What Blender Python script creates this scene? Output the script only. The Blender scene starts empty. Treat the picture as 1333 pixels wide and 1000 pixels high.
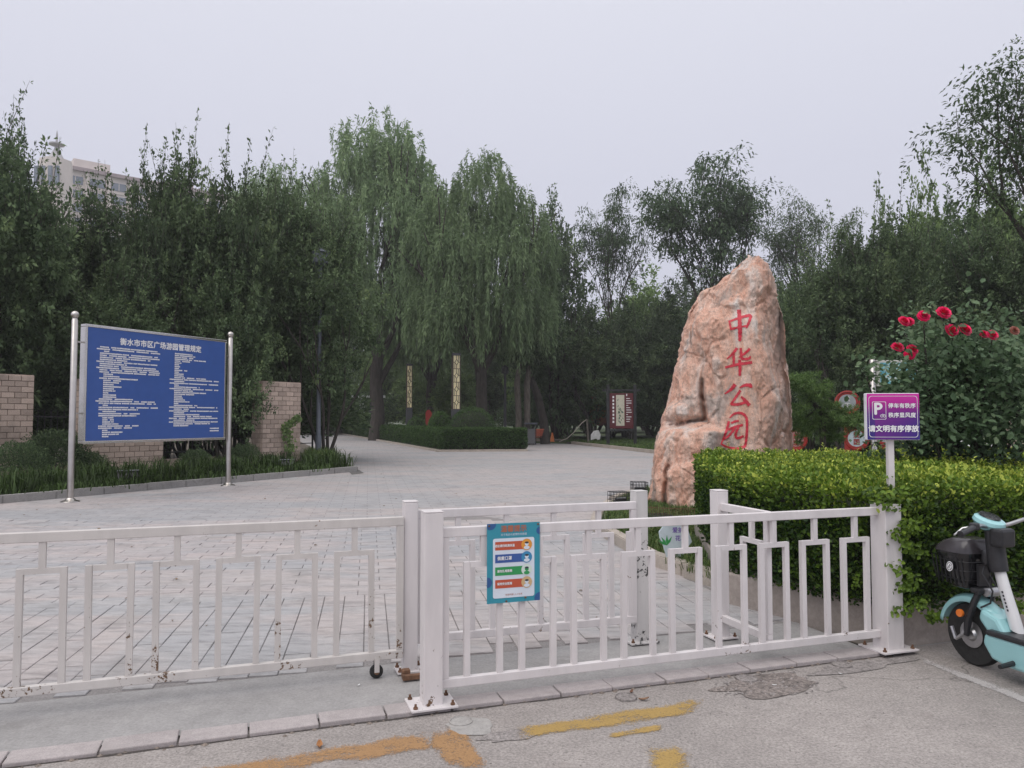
import bpy, bmesh, math, random
import numpy as np
from mathutils import Vector, Matrix, noise as mnoise
from mathutils.bvhtree import BVHTree
R = math.radians
rnd = random.Random(7)
rng = np.random.default_rng(11)
scene = bpy.context.scene
col = scene.collection

# ------------------------------------------------------------ camera, sky, sun, exposure
CAM_H, FPX, PITCH = 1.6, 990.0, math.atan(45 / 990.0)
cd = bpy.data.cameras.new('camera'); cam = bpy.data.objects.new('camera', cd); col.objects.link(cam)
cam.location = (0, 0, CAM_H); cam.rotation_euler = (R(90) + PITCH, 0, 0)
cd.sensor_width = 36; cd.lens = 36 * FPX / 1333.0; cd.clip_start = .05; cd.clip_end = 3000
scene.camera = cam
SUN_EL, SUN_AZ = R(58), R(215)          # high veiled sun, from behind-left of the camera
w = bpy.data.worlds.new('World'); scene.world = w; w.use_nodes = True
nt = w.node_tree; nt.nodes.clear()
sky = nt.nodes.new('ShaderNodeTexSky'); sky.sky_type = 'NISHITA'; sky.sun_disc = False
sky.sun_elevation = SUN_EL; sky.sun_rotation = SUN_AZ; sky.air_density = 1.2; sky.dust_density = 5; sky.ozone_density = 1
tc = nt.nodes.new('ShaderNodeTexCoord'); sx = nt.nodes.new('ShaderNodeSeparateXYZ')
rp = nt.nodes.new('ShaderNodeValToRGB')            # overcast dome: palest at the horizon haze, a little brighter overhead
e = rp.color_ramp.elements
e[0].position = 0.0; e[0].color = (.665, .675, .80, 1)
e[1].position = 1.0; e[1].color = (1.38, 1.38, 1.42, 1)
m_ = e.new(.30); m_.color = (.715, .725, .84, 1)
m_ = e.new(.48); m_.color = (.79, .80, .90, 1)
sc_ = nt.nodes.new('ShaderNodeVectorMath'); sc_.operation = 'SCALE'; sc_.inputs['Scale'].default_value = 10.0
mx = nt.nodes.new('ShaderNodeMix'); mx.data_type = 'RGBA'; mx.inputs[0].default_value = .06
bg = nt.nodes.new('ShaderNodeBackground'); bg.inputs['Strength'].default_value = .1
wo = nt.nodes.new('ShaderNodeOutputWorld')
L_ = nt.links
L_.new(tc.outputs['Generated'], sx.inputs[0]); L_.new(sx.outputs['Z'], rp.inputs[0])
L_.new(rp.outputs[0], sc_.inputs[0]); L_.new(sc_.outputs[0], mx.inputs[6]); L_.new(sky.outputs[0], mx.inputs[7])
L_.new(mx.outputs[2], bg.inputs['Color']); L_.new(bg.outputs[0], wo.inputs['Surface'])
sd = bpy.data.lights.new('sun', 'SUN'); sd.energy = 1.5; sd.angle = R(60); sd.color = (1, .95, .90)
sun = bpy.data.objects.new('sun', sd); col.objects.link(sun)
sun.rotation_euler = (R(90) - SUN_EL, 0, R(-35))
sun.location = (0, -10, 30)
vs = scene.view_settings; vs.view_transform = 'Standard'; vs.look = 'None'; vs.exposure = 0.0; vs.gamma = 1.0
vs.use_curve_mapping = False
scene.display_settings.display_device = 'sRGB'
try:
    scene.cycles.use_denoising = True; scene.cycles.max_bounces = 6; scene.cycles.diffuse_bounces = 3
    scene.cycles.transmission_bounces = 4; scene.cycles.transparent_max_bounces = 8
    scene.cycles.caustics_reflective = False; scene.cycles.caustics_refractive = False
except Exception: pass

# ------------------------------------------------------------ pixel readings of the photograph -> places in the world
def G(px, py, z=0.0):
    dx = (px - 666.5) / FPX; dz = -(py - 500) / FPX
    Y = math.cos(PITCH) - dz * math.sin(PITCH); Z = math.sin(PITCH) + dz * math.cos(PITCH)
    t = (z - CAM_H) / Z
    return Vector((dx * t, Y * t, z))
def P(px, py, Y):
    dx = (px - 666.5) / FPX; dz = -(py - 500) / FPX
    y = math.cos(PITCH) - dz * math.sin(PITCH); Z = math.sin(PITCH) + dz * math.cos(PITCH)
    t = Y / y
    return Vector((dx * t, Y, CAM_H + Z * t))
def topz(py, Y): return P(666, py, Y).z
UA = math.atan2(1.04, 3.05)                         # street direction
U = Vector((math.cos(UA), math.sin(UA), 0)); V = Vector((-math.sin(UA), math.cos(UA), 0))
O = Vector((-.45, 4.31, 0))
def ST(s, t, z=0.0): return O + U * s + V * t + Vector((0, 0, z))

# ------------------------------------------------------------ materials
MATS = {}
def newmat(name):
    m = bpy.data.materials.new(name); m.use_nodes = True
    n = m.node_tree; b = n.nodes['Principled BSDF']
    return m, n, b
def node(n, t, **kw):
    x = n.nodes.new(t)
    for k, v in kw.items():
        if k in x.inputs: x.inputs[k].default_value = v
        else: setattr(x, k, v)
    return x
def ramp(n, src, stops):
    r = n.nodes.new('ShaderNodeValToRGB'); el = r.color_ramp.elements
    while len(el) > 1: el.remove(el[-1])
    el[0].position = stops[0][0]; el[0].color = tuple(stops[0][1]) + (1,) if not isinstance(stops[0][1], (int, float)) else (stops[0][1],) * 3 + (1,)
    for p, c in stops[1:]:
        q = el.new(p); q.color = (tuple(c) + (1,)) if not isinstance(c, (int, float)) else (c, c, c, 1)
    if src is not None: n.links.new(src, r.inputs[0])
    return r.outputs[0]
def mixc(n, f, a, b, mode='MIX'):
    m = n.nodes.new('ShaderNodeMix'); m.data_type = 'RGBA'; m.blend_type = mode; m.clamp_factor = True
    for sock, v in ((m.inputs[0], f), (m.inputs[6], a), (m.inputs[7], b)):
        if hasattr(v, 'is_output'): n.links.new(v, sock)
        elif isinstance(v, (int, float)): sock.default_value = v if sock == m.inputs[0] else (v, v, v, 1)
        else: sock.default_value = tuple(v) + (1,)
    return m.outputs[2]
def coords(n, kind='Object', scale=(1, 1, 1), rot=(0, 0, 0), geo=False):
    mp = n.nodes.new('ShaderNodeMapping'); mp.inputs['Scale'].default_value = scale; mp.inputs['Rotation'].default_value = rot
    if geo:
        g = n.nodes.new('ShaderNodeNewGeometry'); n.links.new(g.outputs['Position'], mp.inputs[0])
    else:
        t = n.nodes.new('ShaderNodeTexCoord'); n.links.new(t.outputs[kind], mp.inputs[0])
    return mp.outputs[0]
def noise(n, vec, scale, detail=4, rough=.55, dist=0):
    x = n.nodes.new('ShaderNodeTexNoise'); x.inputs['Scale'].default_value = scale; x.inputs['Detail'].default_value = detail
    x.inputs['Roughness'].default_value = rough; x.inputs['Distortion'].default_value = dist
    n.links.new(vec, x.inputs['Vector']); return x.outputs[0]
def bump(n, b, src, strength, dist=.01):
    x = n.nodes.new('ShaderNodeBump'); x.inputs['Strength'].default_value = strength; x.inputs['Distance'].default_value = dist
    n.links.new(src, x.inputs['Height']); n.links.new(x.outputs[0], b.inputs['Normal']); return x
def plain(name, c, rough=.6, metal=0, var=.12, vscale=8, bmp=.15, geo=True, spec=.5, coat=0):
    """paint / plastic / metal with slight uneven colour and relief"""
    if name in MATS: return MATS[name]
    m, n, b = newmat(name)
    v = coords(n, geo=geo)
    a = noise(n, v, vscale, 5)
    c1 = tuple(x * (1 - var) for x in c); c2 = tuple(min(1, x * (1 + var)) for x in c)
    n.links.new(ramp(n, a, [(.3, c1), (.7, c2)]), b.inputs['Base Color'])
    b.inputs['Roughness'].default_value = rough; b.inputs['Metallic'].default_value = metal
    b.inputs['Specular IOR Level'].default_value = spec; b.inputs['Coat Weight'].default_value = coat
    if bmp: bump(n, b, noise(n, v, vscale * 6, 4), bmp, .003)
    MATS[name] = m; return m
def painted(name, c, rust, chip_lo, rustiness=.55, tint=(.2, .12, .07)):
    """old white gloss on square steel tube: grime, small chips, rust at the foot"""
    m, n, b = newmat(name)
    v = coords(n, geo=True)
    grime = noise(n, coords(n, geo=True, scale=(1, 1, .25)), 9, 6)
    base = ramp(n, grime, [(.3, tuple(x * .86 for x in c)), (.62, c)])
    ch = noise(n, v, 38, 3, .7); big = noise(n, v, 3.2, 3, .6)
    mu = node(n, 'ShaderNodeMath', operation='MULTIPLY'); n.links.new(ch, mu.inputs[0]); n.links.new(big, mu.inputs[1])
    # more wear low down
    g = n.nodes.new('ShaderNodeNewGeometry'); s = n.nodes.new('ShaderNodeSeparateXYZ'); n.links.new(g.outputs['Position'], s.inputs[0])
    mr = n.nodes.new('ShaderNodeMapRange'); mr.inputs[1].default_value = .0; mr.inputs[2].default_value = rustiness; mr.inputs[3].default_value = rust; mr.inputs[4].default_value = 0
    n.links.new(s.outputs['Z'], mr.inputs[0])
    ad = node(n, 'ShaderNodeMath', operation='ADD'); n.links.new(mu.outputs[0], ad.inputs[0]); n.links.new(mr.outputs[0], ad.inputs[1])
    mask = ramp(n, ad.outputs[0], [(chip_lo, 0.0), (chip_lo + .012, 1.0)])
    rc = ramp(n, noise(n, v, 60, 3), [(.35, tuple(x * .45 for x in tint)), (.65, tint)])
    n.links.new(mixc(n, mask, base, rc), b.inputs['Base Color'])
    b.inputs['Roughness'].default_value = .48
    inv = node(n, 'ShaderNodeMath', operation='SUBTRACT'); inv.inputs[0].default_value = 1; n.links.new(mask, inv.inputs[1])
    bump(n, b, inv.outputs[0], .5, .002)
    return m
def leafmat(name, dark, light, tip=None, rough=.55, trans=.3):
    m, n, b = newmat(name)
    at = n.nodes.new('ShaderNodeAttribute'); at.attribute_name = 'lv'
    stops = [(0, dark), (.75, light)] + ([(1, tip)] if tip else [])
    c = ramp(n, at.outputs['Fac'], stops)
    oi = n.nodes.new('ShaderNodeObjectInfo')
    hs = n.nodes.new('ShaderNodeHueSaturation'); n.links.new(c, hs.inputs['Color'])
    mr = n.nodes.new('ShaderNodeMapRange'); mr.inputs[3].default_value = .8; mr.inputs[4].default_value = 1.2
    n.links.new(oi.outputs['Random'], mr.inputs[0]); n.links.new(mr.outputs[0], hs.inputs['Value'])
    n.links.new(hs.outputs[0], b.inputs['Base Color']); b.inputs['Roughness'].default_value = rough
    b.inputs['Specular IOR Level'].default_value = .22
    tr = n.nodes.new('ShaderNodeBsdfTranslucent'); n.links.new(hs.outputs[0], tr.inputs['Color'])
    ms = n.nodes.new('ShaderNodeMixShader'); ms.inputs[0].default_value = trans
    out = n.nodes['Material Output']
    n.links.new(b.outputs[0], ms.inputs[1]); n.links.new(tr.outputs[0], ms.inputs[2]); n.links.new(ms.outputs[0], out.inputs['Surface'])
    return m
def bark(name, c=(.05, .042, .036)):
    m, n, b = newmat(name)
    v = coords(n, scale=(1, 1, .25))
    a = noise(n, v, 14, 7, .65)
    n.links.new(ramp(n, a, [(.3, tuple(x * .5 for x in c)), (.7, tuple(x * 1.5 for x in c))]), b.inputs['Base Color'])
    b.inputs['Roughness'].default_value = .9; bump(n, b, a, .9, .03)
    return m

def stone_paving(name, joints):
    m, n, b = newmat(name)
    v = coords(n, geo=True)
    big = noise(n, coords(n, geo=True, scale=(.35, 1.0, 1)), .55, 5, .6, .6)
    cl = noise(n, coords(n, geo=True, scale=(.45, 2.1, 1), rot=(0, 0, -.19)), 7, 8, .68, .8)
    fine = noise(n, v, 90, 3, .6)
    c = ramp(n, big, [(.36, (.335, .335, .345)), (.46, (.362, .355, .36)), (.54, (.408, .370, .362)), (.66, (.368, .358, .362))])
    c = mixc(n, .75, c, ramp(n, cl, [(.34, .62), (.5, 1.0), (.66, 1.16)]), 'MULTIPLY')
    c = mixc(n, .5, c, ramp(n, fine, [(.3, .82), (.7, 1.15)]), 'MULTIPLY')
    st = noise(n, v, 1.7, 6, .7)
    c = mixc(n, ramp(n, st, [(.53, 0.0), (.70, .6)]), c, (.22, .21, .205))
    if joints:
        br = n.nodes.new('ShaderNodeTexBrick'); br.inputs['Scale'].default_value = 1; br.inputs['Mortar Size'].default_value = .009
        br.inputs['Brick Width'].default_value = .46; br.inputs['Row Height'].default_value = .2; br.inputs['Mortar Smooth'].default_value = .3
        br.inputs['Color1'].default_value = (.94, .945, .955, 1); br.inputs['Color2'].default_value = (1.04, 1.02, 1.01, 1); br.inputs['Mortar'].default_value = (.68, .66, .65, 1)
        n.links.new(coords(n, geo=True, rot=(0, 0, -.187)), br.inputs['Vector'])
        c = mixc(n, .9, c, br.outputs['Color'], 'MULTIPLY')
    else:
        at = n.nodes.new('ShaderNodeObjectInfo')
        c = mixc(n, 1.0, c, ramp(n, at.outputs['Random'], [(0, (.95, .95, .955)), (.5, (1, 1, 1)), (.85, (1.02, 1.01, 1.0)), (1, (1.05, 1.035, 1.02))]), 'MULTIPLY')
    n.links.new(c, b.inputs['Base Color']); b.inputs['Roughness'].default_value = .72
    bump(n, b, cl, .55, .02)
    return m
def ground_mat(name, c, fine=110, contrast=.35, big=1.2, dark=None, crack=False, bmp=.5):
    m, n, b = newmat(name)
    v = coords(n, geo=True)
    f = noise(n, v, fine, 4, .75); g = noise(n, v, big, 6, .6); mdm = noise(n, v, big * 9, 5, .65)
    cc = ramp(n, f, [(.33, tuple(x * (1 - contrast) for x in c)), (.5, c), (.68, tuple(min(1, x * (1 + contrast)) for x in c))])
    cc = mixc(n, .8, cc, ramp(n, g, [(.3, .78), (.55, 1.0), (.75, 1.12)]), 'MULTIPLY')
    cc = mixc(n, .7, cc, ramp(n, mdm, [(.3, .84), (.7, 1.1)]), 'MULTIPLY')
    if dark: cc = mixc(n, ramp(n, noise(n, v, 2.3, 6, .7, .5), [(.57, 0.0), (.7, .7)]), cc, dark)
    if crack:
        vo = n.nodes.new('ShaderNodeTexVoronoi'); vo.feature = 'DISTANCE_TO_EDGE'; vo.inputs['Scale'].default_value = .55
        wv = n.nodes.new('ShaderNodeVectorMath'); wv.operation = 'ADD'
        nz = n.nodes.new('ShaderNodeTexNoise'); nz.inputs['Scale'].default_value = 2.5; nz.inputs['Detail'].default_value = 6
        n.links.new(v, nz.inputs['Vector'])
        sc2 = n.nodes.new('ShaderNodeVectorMath'); sc2.operation = 'SCALE'; sc2.inputs['Scale'].default_value = .45
        n.links.new(nz.outputs['Color'], sc2.inputs[0]); n.links.new(v, wv.inputs[0]); n.links.new(sc2.outputs[0], wv.inputs[1])
        n.links.new(wv.outputs[0], vo.inputs['Vector'])
        gate = ramp(n, noise(n, v, .6, 2), [(.5, 0.0), (.56, 1.0)])
        ck = ramp(n, vo.outputs['Distance'], [(.0012, .8), (.0045, 0.0)])
        cc = mixc(n, mixc(n, 1.0, gate, ck, 'MULTIPLY'), cc, tuple(x * .3 for x in c))
        sp = ramp(n, noise(n, v, 42, 2, .5), [(.715, 0.0), (.74, 1.0)])
        cc = mixc(n, sp, cc, tuple(x * .4 for x in c))
    n.links.new(cc, b.inputs['Base Color']); b.inputs['Roughness'].default_value = .88
    bump(n, b, f, bmp, .004)
    return m
def brickmat(name, c):
    m, n, b = newmat(name)
    v = coords(n, geo=True); oi = n.nodes.new('ShaderNodeObjectInfo')
    f = noise(n, v, 45, 5, .7)
    cc = ramp(n, oi.outputs['Random'], [(0, tuple(x * .8 for x in c)), (.5, c), (1, tuple(x * 1.18 for x in c))])
    cc = mixc(n, .8, cc, ramp(n, f, [(.3, .72), (.7, 1.2)]), 'MULTIPLY')
    cc = mixc(n, ramp(n, noise(n, v, 1.6, 5), [(.5, 0.0), (.75, .55)]), cc, (.12, .1, .085))
    n.links.new(cc, b.inputs['Base Color']); b.inputs['Roughness'].default_value = .92; bump(n, b, f, .6, .008)
    return m
def paintline(name, c, wear=.5):
    m, n, b = newmat(name)
    v = coords(n, geo=True)
    f = noise(n, v, 95, 5, .85); g = noise(n, v, 4.5, 7, .72)
    cc = ramp(n, f, [(.35, tuple(x * .75 for x in c)), (.6, c)])
    n.links.new(cc, b.inputs['Base Color']); b.inputs['Roughness'].default_value = .8
    at = n.nodes.new('ShaderNodeAttribute'); at.attribute_name = 'lv'
    a1 = node(n, 'ShaderNodeMath', operation='ADD'); n.links.new(f, a1.inputs[0]); n.links.new(g, a1.inputs[1])
    a3 = node(n, 'ShaderNodeMath', operation='MULTIPLY_ADD'); n.links.new(a1.outputs[0], a3.inputs[0]); a3.inputs[1].default_value = 1.5; a3.inputs[2].default_value = -.74
    a2 = node(n, 'ShaderNodeMath', operation='ADD'); n.links.new(a3.outputs[0], a2.inputs[0]); n.links.new(at.outputs['Fac'], a2.inputs[1])
    n.links.new(ramp(n, a2.outputs[0], [(.66 + wear * .10, 0.0), (1.2, .88)]), b.inputs['Alpha'])
    return m

M_white = painted('worn_white_paint', (.70, .66, .66), .05, .445)
M_cream = painted('aged_cream_paint', (.60, .565, .54), .085, .40)
M_peel = painted('peeling_white_paint', (.60, .58, .57), .09, .37, .95, tint=(.06, .058, .058))
M_rust = plain('rusty_iron', (.16, .085, .05), .9, 0, .5, 30, .8)
M_steel = plain('stainless_steel', (.52, .49, .46), .28, 1, .1, 6, .1)
M_crab = leafmat('crabapple_leaf', (.038, .066, .034), (.14, .20, .095), (.23, .30, .13), .75)
M_crab_l = leafmat('pale_broadleaf', (.08, .135, .05), (.21, .30, .11), (.28, .38, .14), .7)
M_willow = leafmat('willow_leaf', (.07, .12, .055), (.215, .30, .15), (.33, .42, .22), .75)
M_pagoda = leafmat('pagoda_leaf', (.04, .072, .04), (.13, .19, .10), (.20, .27, .13), .75)
M_grey = leafmat('ash_leaf', (.05, .082, .045), (.145, .205, .105), (.22, .29, .13), .75)
M_hedge = leafmat('golden_privet_leaf', (.025, .06, .014), (.17, .28, .03), (.56, .64, .11), .4, .25)
M_box = leafmat('boxwood_leaf', (.022, .05, .016), (.085, .16, .045), (.15, .24, .07), .5)
M_grass = leafmat('grass_blade', (.035, .06, .018), (.10, .17, .045), (.2, .22, .08))
M_rose_leaf = leafmat('rose_leaf', (.04, .08, .04), (.16, .25, .13), (.30, .38, .22), .5)
M_pine = leafmat('pine_needle', (.06, .12, .035), (.18, .28, .09))
M_bark = bark('dark_bark'); M_barkl = bark('pale_bark', (.14, .12, .10))
M_rubber = plain('black_rubber', (.02, .02, .02), .75, 0, .3, 30, .3)
M_black = plain('black_plastic', (.022, .022, .025), .35, 0, .25, 20, .05)
M_blackp = plain('black_painted_wood', (.018, .018, .02), .5, 0, .3, 10, .2)
M_soil = ground_mat('soil', (.11, .09, .07), 40, .4, 1.5)
M_lawn = ground_mat('lawn_turf', (.07, .095, .04), 60, .5, .8, (.10, .085, .06))
PV = 1.13
M_pave = stone_paving('stone_tile', False)
M_pavefar = stone_paving('stone_paving_far', True)
M_road = ground_mat('worn_road_concrete', (.322, .293, .276), 70, .36, .8, (.25, .22, .205), True, 1.2)
M_conc = ground_mat('smooth_concrete', (.33, .32, .315), 60, .14, 1.1, (.21, .20, .195), False, .3)
M_kerbst = ground_mat('pinkish_kerb_stone', (.40, .36, .355), 160, .2, 2.5, (.33, .30, .29), False, .4)
M_kerbg = ground_mat('grey_kerb_stone', (.33, .32, .31), 90, .2, 1.4, (.18, .17, .16), False, .4)
M_kerbt = ground_mat('tan_kerb_stone', (.42, .37, .32), 90, .2, 1.4, (.24, .21, .18), False, .4)
M_wall = ground_mat('planter_render', (.34, .295, .265), 30, .12, 1.4, (.22, .19, .175), False, .3)
M_mortar = plain('mortar', (.25, .21, .185), .95, 0, .2, 12, .4)
M_brick = brickmat('tan_brick', (.52, .41, .345))
M_dirt = ground_mat('dirty_grit', (.20, .165, .14), 60, .5, 3)

# ------------------------------------------------------------ mesh helpers
WM = {}
class MB:
    def __init__(s): s.v = []; s.f = []; s.m = []; s.mi = 0
    def add(s, vs_, fs):
        o = len(s.v); s.v += [tuple(x) for x in vs_]; s.f += [tuple(o + i for i in f) for f in fs]; s.m += [s.mi] * len(fs)
        return s
    def box(s, c, d, rz=0, M=None):
        hx, hy, hz = d[0] / 2, d[1] / 2, d[2] / 2
        pts = [Vector((x * hx, y * hy, z * hz)) for z in (-1, 1) for y in (-1, 1) for x in (-1, 1)]
        T = M if M is not None else Matrix.Rotation(rz, 3, 'Z')
        pts = [T @ p + Vector(c) for p in pts]
        return s.add(pts, [(0, 2, 3, 1), (4, 5, 7, 6), (0, 1, 5, 4), (2, 6, 7, 3), (0, 4, 6, 2), (1, 3, 7, 5)])
    def tube(s, pts, rad, n=8, caps=True):
        pts = [Vector(p) for p in pts]
        if isinstance(rad, (int, float)): rad = [rad] * len(pts)
        vs_ = []; k = len(pts); prev = None
        for i, p in enumerate(pts):
            d = (pts[min(i + 1, k - 1)] - pts[max(i - 1, 0)])
            d = d.normalized() if d.length > 1e-9 else Vector((0, 0, 1))
            if prev is None:
                a = d.cross(Vector((0, 0, 1)));
                if a.length < 1e-3: a = d.cross(Vector((0, 1, 0)))
            else: a = prev - d * prev.dot(d)
            a.normalize(); prev = a; b = d.cross(a)
            for j in range(n):
                t = 2 * math.pi * j / n; vs_.append(p + (a * math.cos(t) + b * math.sin(t)) * rad[i])
        fs = [(i * n + j, i * n + (j + 1) % n, (i + 1) * n + (j + 1) % n, (i + 1) * n + j) for i in range(k - 1) for j in range(n)]
        if caps: fs += [tuple(range(n))[::-1], tuple((k - 1) * n + j for j in range(n))]
        return s.add(vs_, fs)
    def lathe(s, c, prof, n=16, M=None):
        T = M if M is not None else Matrix.Identity(3); c = Vector(c); vs_ = []
        for r, z in prof:
            for j in range(n):
                t = 2 * math.pi * j / n; vs_.append(c + T @ Vector((r * math.cos(t), r * math.sin(t), z)))
        k = len(prof)
        fs = [(i * n + j, i * n + (j + 1) % n, (i + 1) * n + (j + 1) % n, (i + 1) * n + j) for i in range(k - 1) for j in range(n)]
        fs += [tuple(range(n))[::-1], tuple((k - 1) * n + j for j in range(n))]
        return s.add(vs_, fs)
    def ball(s, c, r, n=14, sz=1, M=None):
        return s.lathe(c, [(max(1e-4, r * math.sin(math.pi * i / n)), -r * sz * math.cos(math.pi * i / n)) for i in range(n + 1)], n * 2, M)
    def prism(s, poly, z0, z1):
        n = len(poly); a = [(p[0], p[1], z0) for p in poly] + [(p[0], p[1], z1) for p in poly]
        ar = sum(poly[i][0] * poly[(i + 1) % n][1] - poly[(i + 1) % n][0] * poly[i][1] for i in range(n))
        idx = list(range(n)) if ar > 0 else list(range(n))[::-1]
        fs = [tuple(idx[::-1]), tuple(n + i for i in idx)]
        fs += [(idx[i], idx[(i + 1) % n], n + idx[(i + 1) % n], n + idx[i]) for i in range(n)]
        return s.add(a, fs)
    def sheet(s, poly, z):
        n = len(poly); ar = sum(poly[i][0] * poly[(i + 1) % n][1] - poly[(i + 1) % n][0] * poly[i][1] for i in range(n))
        p = poly if ar > 0 else poly[::-1]
        return s.add([(q[0], q[1], z) for q in p], [tuple(range(n))])
    def slab(s, poly3, th, M):
        """polygon in a local XY plane given thickness th along local +Z, placed by the 4x4 M"""
        n = len(poly3); ar = sum(poly3[i][0] * poly3[(i + 1) % n][1] - poly3[(i + 1) % n][0] * poly3[i][1] for i in range(n))
        p = poly3 if ar > 0 else poly3[::-1]
        a = [M @ Vector((q[0], q[1], 0)) for q in p] + [M @ Vector((q[0], q[1], th)) for q in p]
        return s.add(a, [tuple(range(n))[::-1], tuple(range(n, 2 * n))] + [(i, (i + 1) % n, n + (i + 1) % n, n + i) for i in range(n)])
    def mesh(s, name, mats, W=None, smooth=False):
        me = bpy.data.meshes.new(name)
        vv = s.v if W is None else [tuple(W @ Vector(v)) for v in s.v]
        me.from_pydata(vv, [], s.f)
        mats = mats if isinstance(mats, (list, tuple)) else [mats]
        for m in mats: me.materials.append(m)
        if len(mats) > 1: me.polygons.foreach_set('material_index', s.m)
        if smooth:
            me.polygons.foreach_set('use_smooth', [True] * len(me.polygons))
            try: me.set_sharp_from_angle(angle=R(40))
            except Exception: pass
        me.update(); return me
    def build(s, name, mats, parent=None, local=False, smooth=False, bevel=0, **kw):
        W = None
        if parent is not None and not local and parent in WM: W = WM[parent].inverted()
        o = bpy.data.objects.new(name, s.mesh(name, mats, W, smooth)); col.objects.link(o)
        if parent is not None:
            o.parent = parent
            if parent in WM: WM[o] = WM[parent]
        if bevel:
            bv = o.modifiers.new('bevel', 'BEVEL'); bv.width = bevel; bv.segments = 2; bv.limit_method = 'ANGLE'; bv.angle_limit = R(40)
        for k, v in kw.items(): o[k] = v
        return o
def tag(o, label=None, cat=None, group=None, kind=None):
    if label: o['label'] = label
    if cat: o['category'] = cat
    if group: o['group'] = group
    if kind: o['kind'] = kind
    return o
def empty(name, loc, label=None, cat=None, group=None, rz=0):
    o = bpy.data.objects.new(name, None); col.objects.link(o); o.location = loc; o.rotation_euler = (0, 0, rz)
    o.empty_display_size = .2
    WM[o] = Matrix.Translation(Vector(loc)) @ Matrix.Rotation(rz, 4, 'Z')
    return tag(o, label, cat, group)
def inst(name, me, parent=None, loc=(0, 0, 0), rot=(0, 0, 0), scale=(1, 1, 1), **kw):
    o = bpy.data.objects.new(name, me); col.objects.link(o); o.parent = parent; o.location = loc; o.rotation_euler = rot; o.scale = scale
    for k, v in kw.items(): o[k] = v
    return o
def copy_tree(o, parent=None, me_map=None):
    c = o.copy(); col.objects.link(c); c.parent = parent
    for ch in [x for x in o.children]: copy_tree(ch, c)
    return c
def nmesh(name, verts, faces, mat, lv=None, smooth=False):
    """big mesh from numpy arrays; faces (n,4) or (n,3)"""
    me = bpy.data.meshes.new(name); verts = np.asarray(verts, 'f').reshape(-1, 3); faces = np.asarray(faces, 'i')
    k = faces.shape[1]
    me.vertices.add(len(verts)); me.vertices.foreach_set('co', verts.ravel())
    me.loops.add(faces.size); me.loops.foreach_set('vertex_index', faces.ravel())
    me.polygons.add(len(faces)); me.polygons.foreach_set('loop_start', np.arange(len(faces), dtype='i') * k)
    if smooth: me.polygons.foreach_set('use_smooth', np.ones(len(faces), bool))
    me.update(calc_edges=True)
    if lv is not None:
        a = me.attributes.new('lv', 'FLOAT', 'POINT'); a.data.foreach_set('value', np.asarray(lv, 'f'))
    me.materials.append(mat); return me
def unit(a): return a / np.maximum(1e-9, np.linalg.norm(a, axis=-1, keepdims=True))
def leaves(Pt, A, Nn, Ln, Wd, lv, near=False):
    """leaf blades: base points, axis, normal, length, width"""
    n = len(Pt); A = unit(A); S = unit(np.cross(A, Nn)); Nn = np.cross(S, A)
    Ln = np.broadcast_to(np.asarray(Ln, float).reshape(-1, 1), (n, 1)); Wd = np.broadcast_to(np.asarray(Wd, float).reshape(-1, 1), (n, 1))
    if near:
        v = np.stack([Pt, Pt + A * Ln * .35 + S * Wd * .5 + Nn * Wd * .12, Pt + A * Ln * .78 + S * Wd * .36 + Nn * Wd * .1, Pt + A * Ln - Nn * Ln * .08,
                      Pt + A * Ln * .78 - S * Wd * .36 + Nn * Wd * .1, Pt + A * Ln * .35 - S * Wd * .5 + Nn * Wd * .12], 1)
        i = np.arange(n)[:, None] * 6
        f = np.concatenate([i + np.array([[0, 1, 2, 3]]), i + np.array([[0, 3, 4, 5]])], 0); k = 6
    else:
        v = np.stack([Pt, Pt + A * Ln * .45 + S * Wd * .5, Pt + A * Ln - Nn * Ln * .12, Pt + A * Ln * .45 - S * Wd * .5 + Nn * Wd * .1], 1)
        f = np.arange(n)[:, None] * 4 + np.array([[0, 1, 2, 3]]); k = 4
    return v.reshape(-1, 3), f, np.repeat(lv, k)
def rdir(n): return unit(rng.normal(size=(n, 3)))

# ------------------------------------------------------------ text and print
def text_geo(body, size, offset=0.0, align='CENTER', spacing=1.0):
    c = bpy.data.curves.new('t', 'FONT'); c.body = body; c.size = size; c.align_x = align; c.align_y = 'CENTER'; c.offset = offset
    c.space_character = spacing; c.resolution_u = 3
    o = bpy.data.objects.new('t', c); col.objects.link(o)
    dg = bpy.context.evaluated_depsgraph_get(); dg.update()
    ev = o.evaluated_get(dg); me = ev.to_mesh()
    v = [tuple(x.co) for x in me.vertices]; f = [tuple(p.vertices) for p in me.polygons]
    ev.to_mesh_clear(); bpy.data.objects.remove(o); bpy.data.curves.remove(c)
    return v, f
def put_text(mb, M, body, x, y, size, z=.003, offset=0.0, align='CENTER', sx_=1.0, spacing=1.0):
    v, f = text_geo(body, size, 0.0, align, spacing)
    o = offset * 1.1; k = 0
    for dx, dy in (((0, 0),) if o < .0005 else ((-o, 0), (o, 0), (0, -o), (0, o))):
        mb.add([M @ Vector((a * sx_ + x + dx, b + y + dy, z + k * .00025)) for a, b, _ in v], f); k += 1
    return mb
def rect(mb, M, x0, y0, x1, y1, z):
    return mb.add([M @ Vector(p) for p in ((x0, y0, z), (x1, y0, z), (x1, y1, z), (x0, y1, z))], [(0, 1, 2, 3)])
def disc(mb, M, x, y, r, z, n=24, ry=None):
    ry = ry or r
    return mb.add([M @ Vector((x + r * math.cos(2 * math.pi * i / n), y + ry * math.sin(2 * math.pi * i / n), z)) for i in range(n)], [tuple(range(n))])
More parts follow.
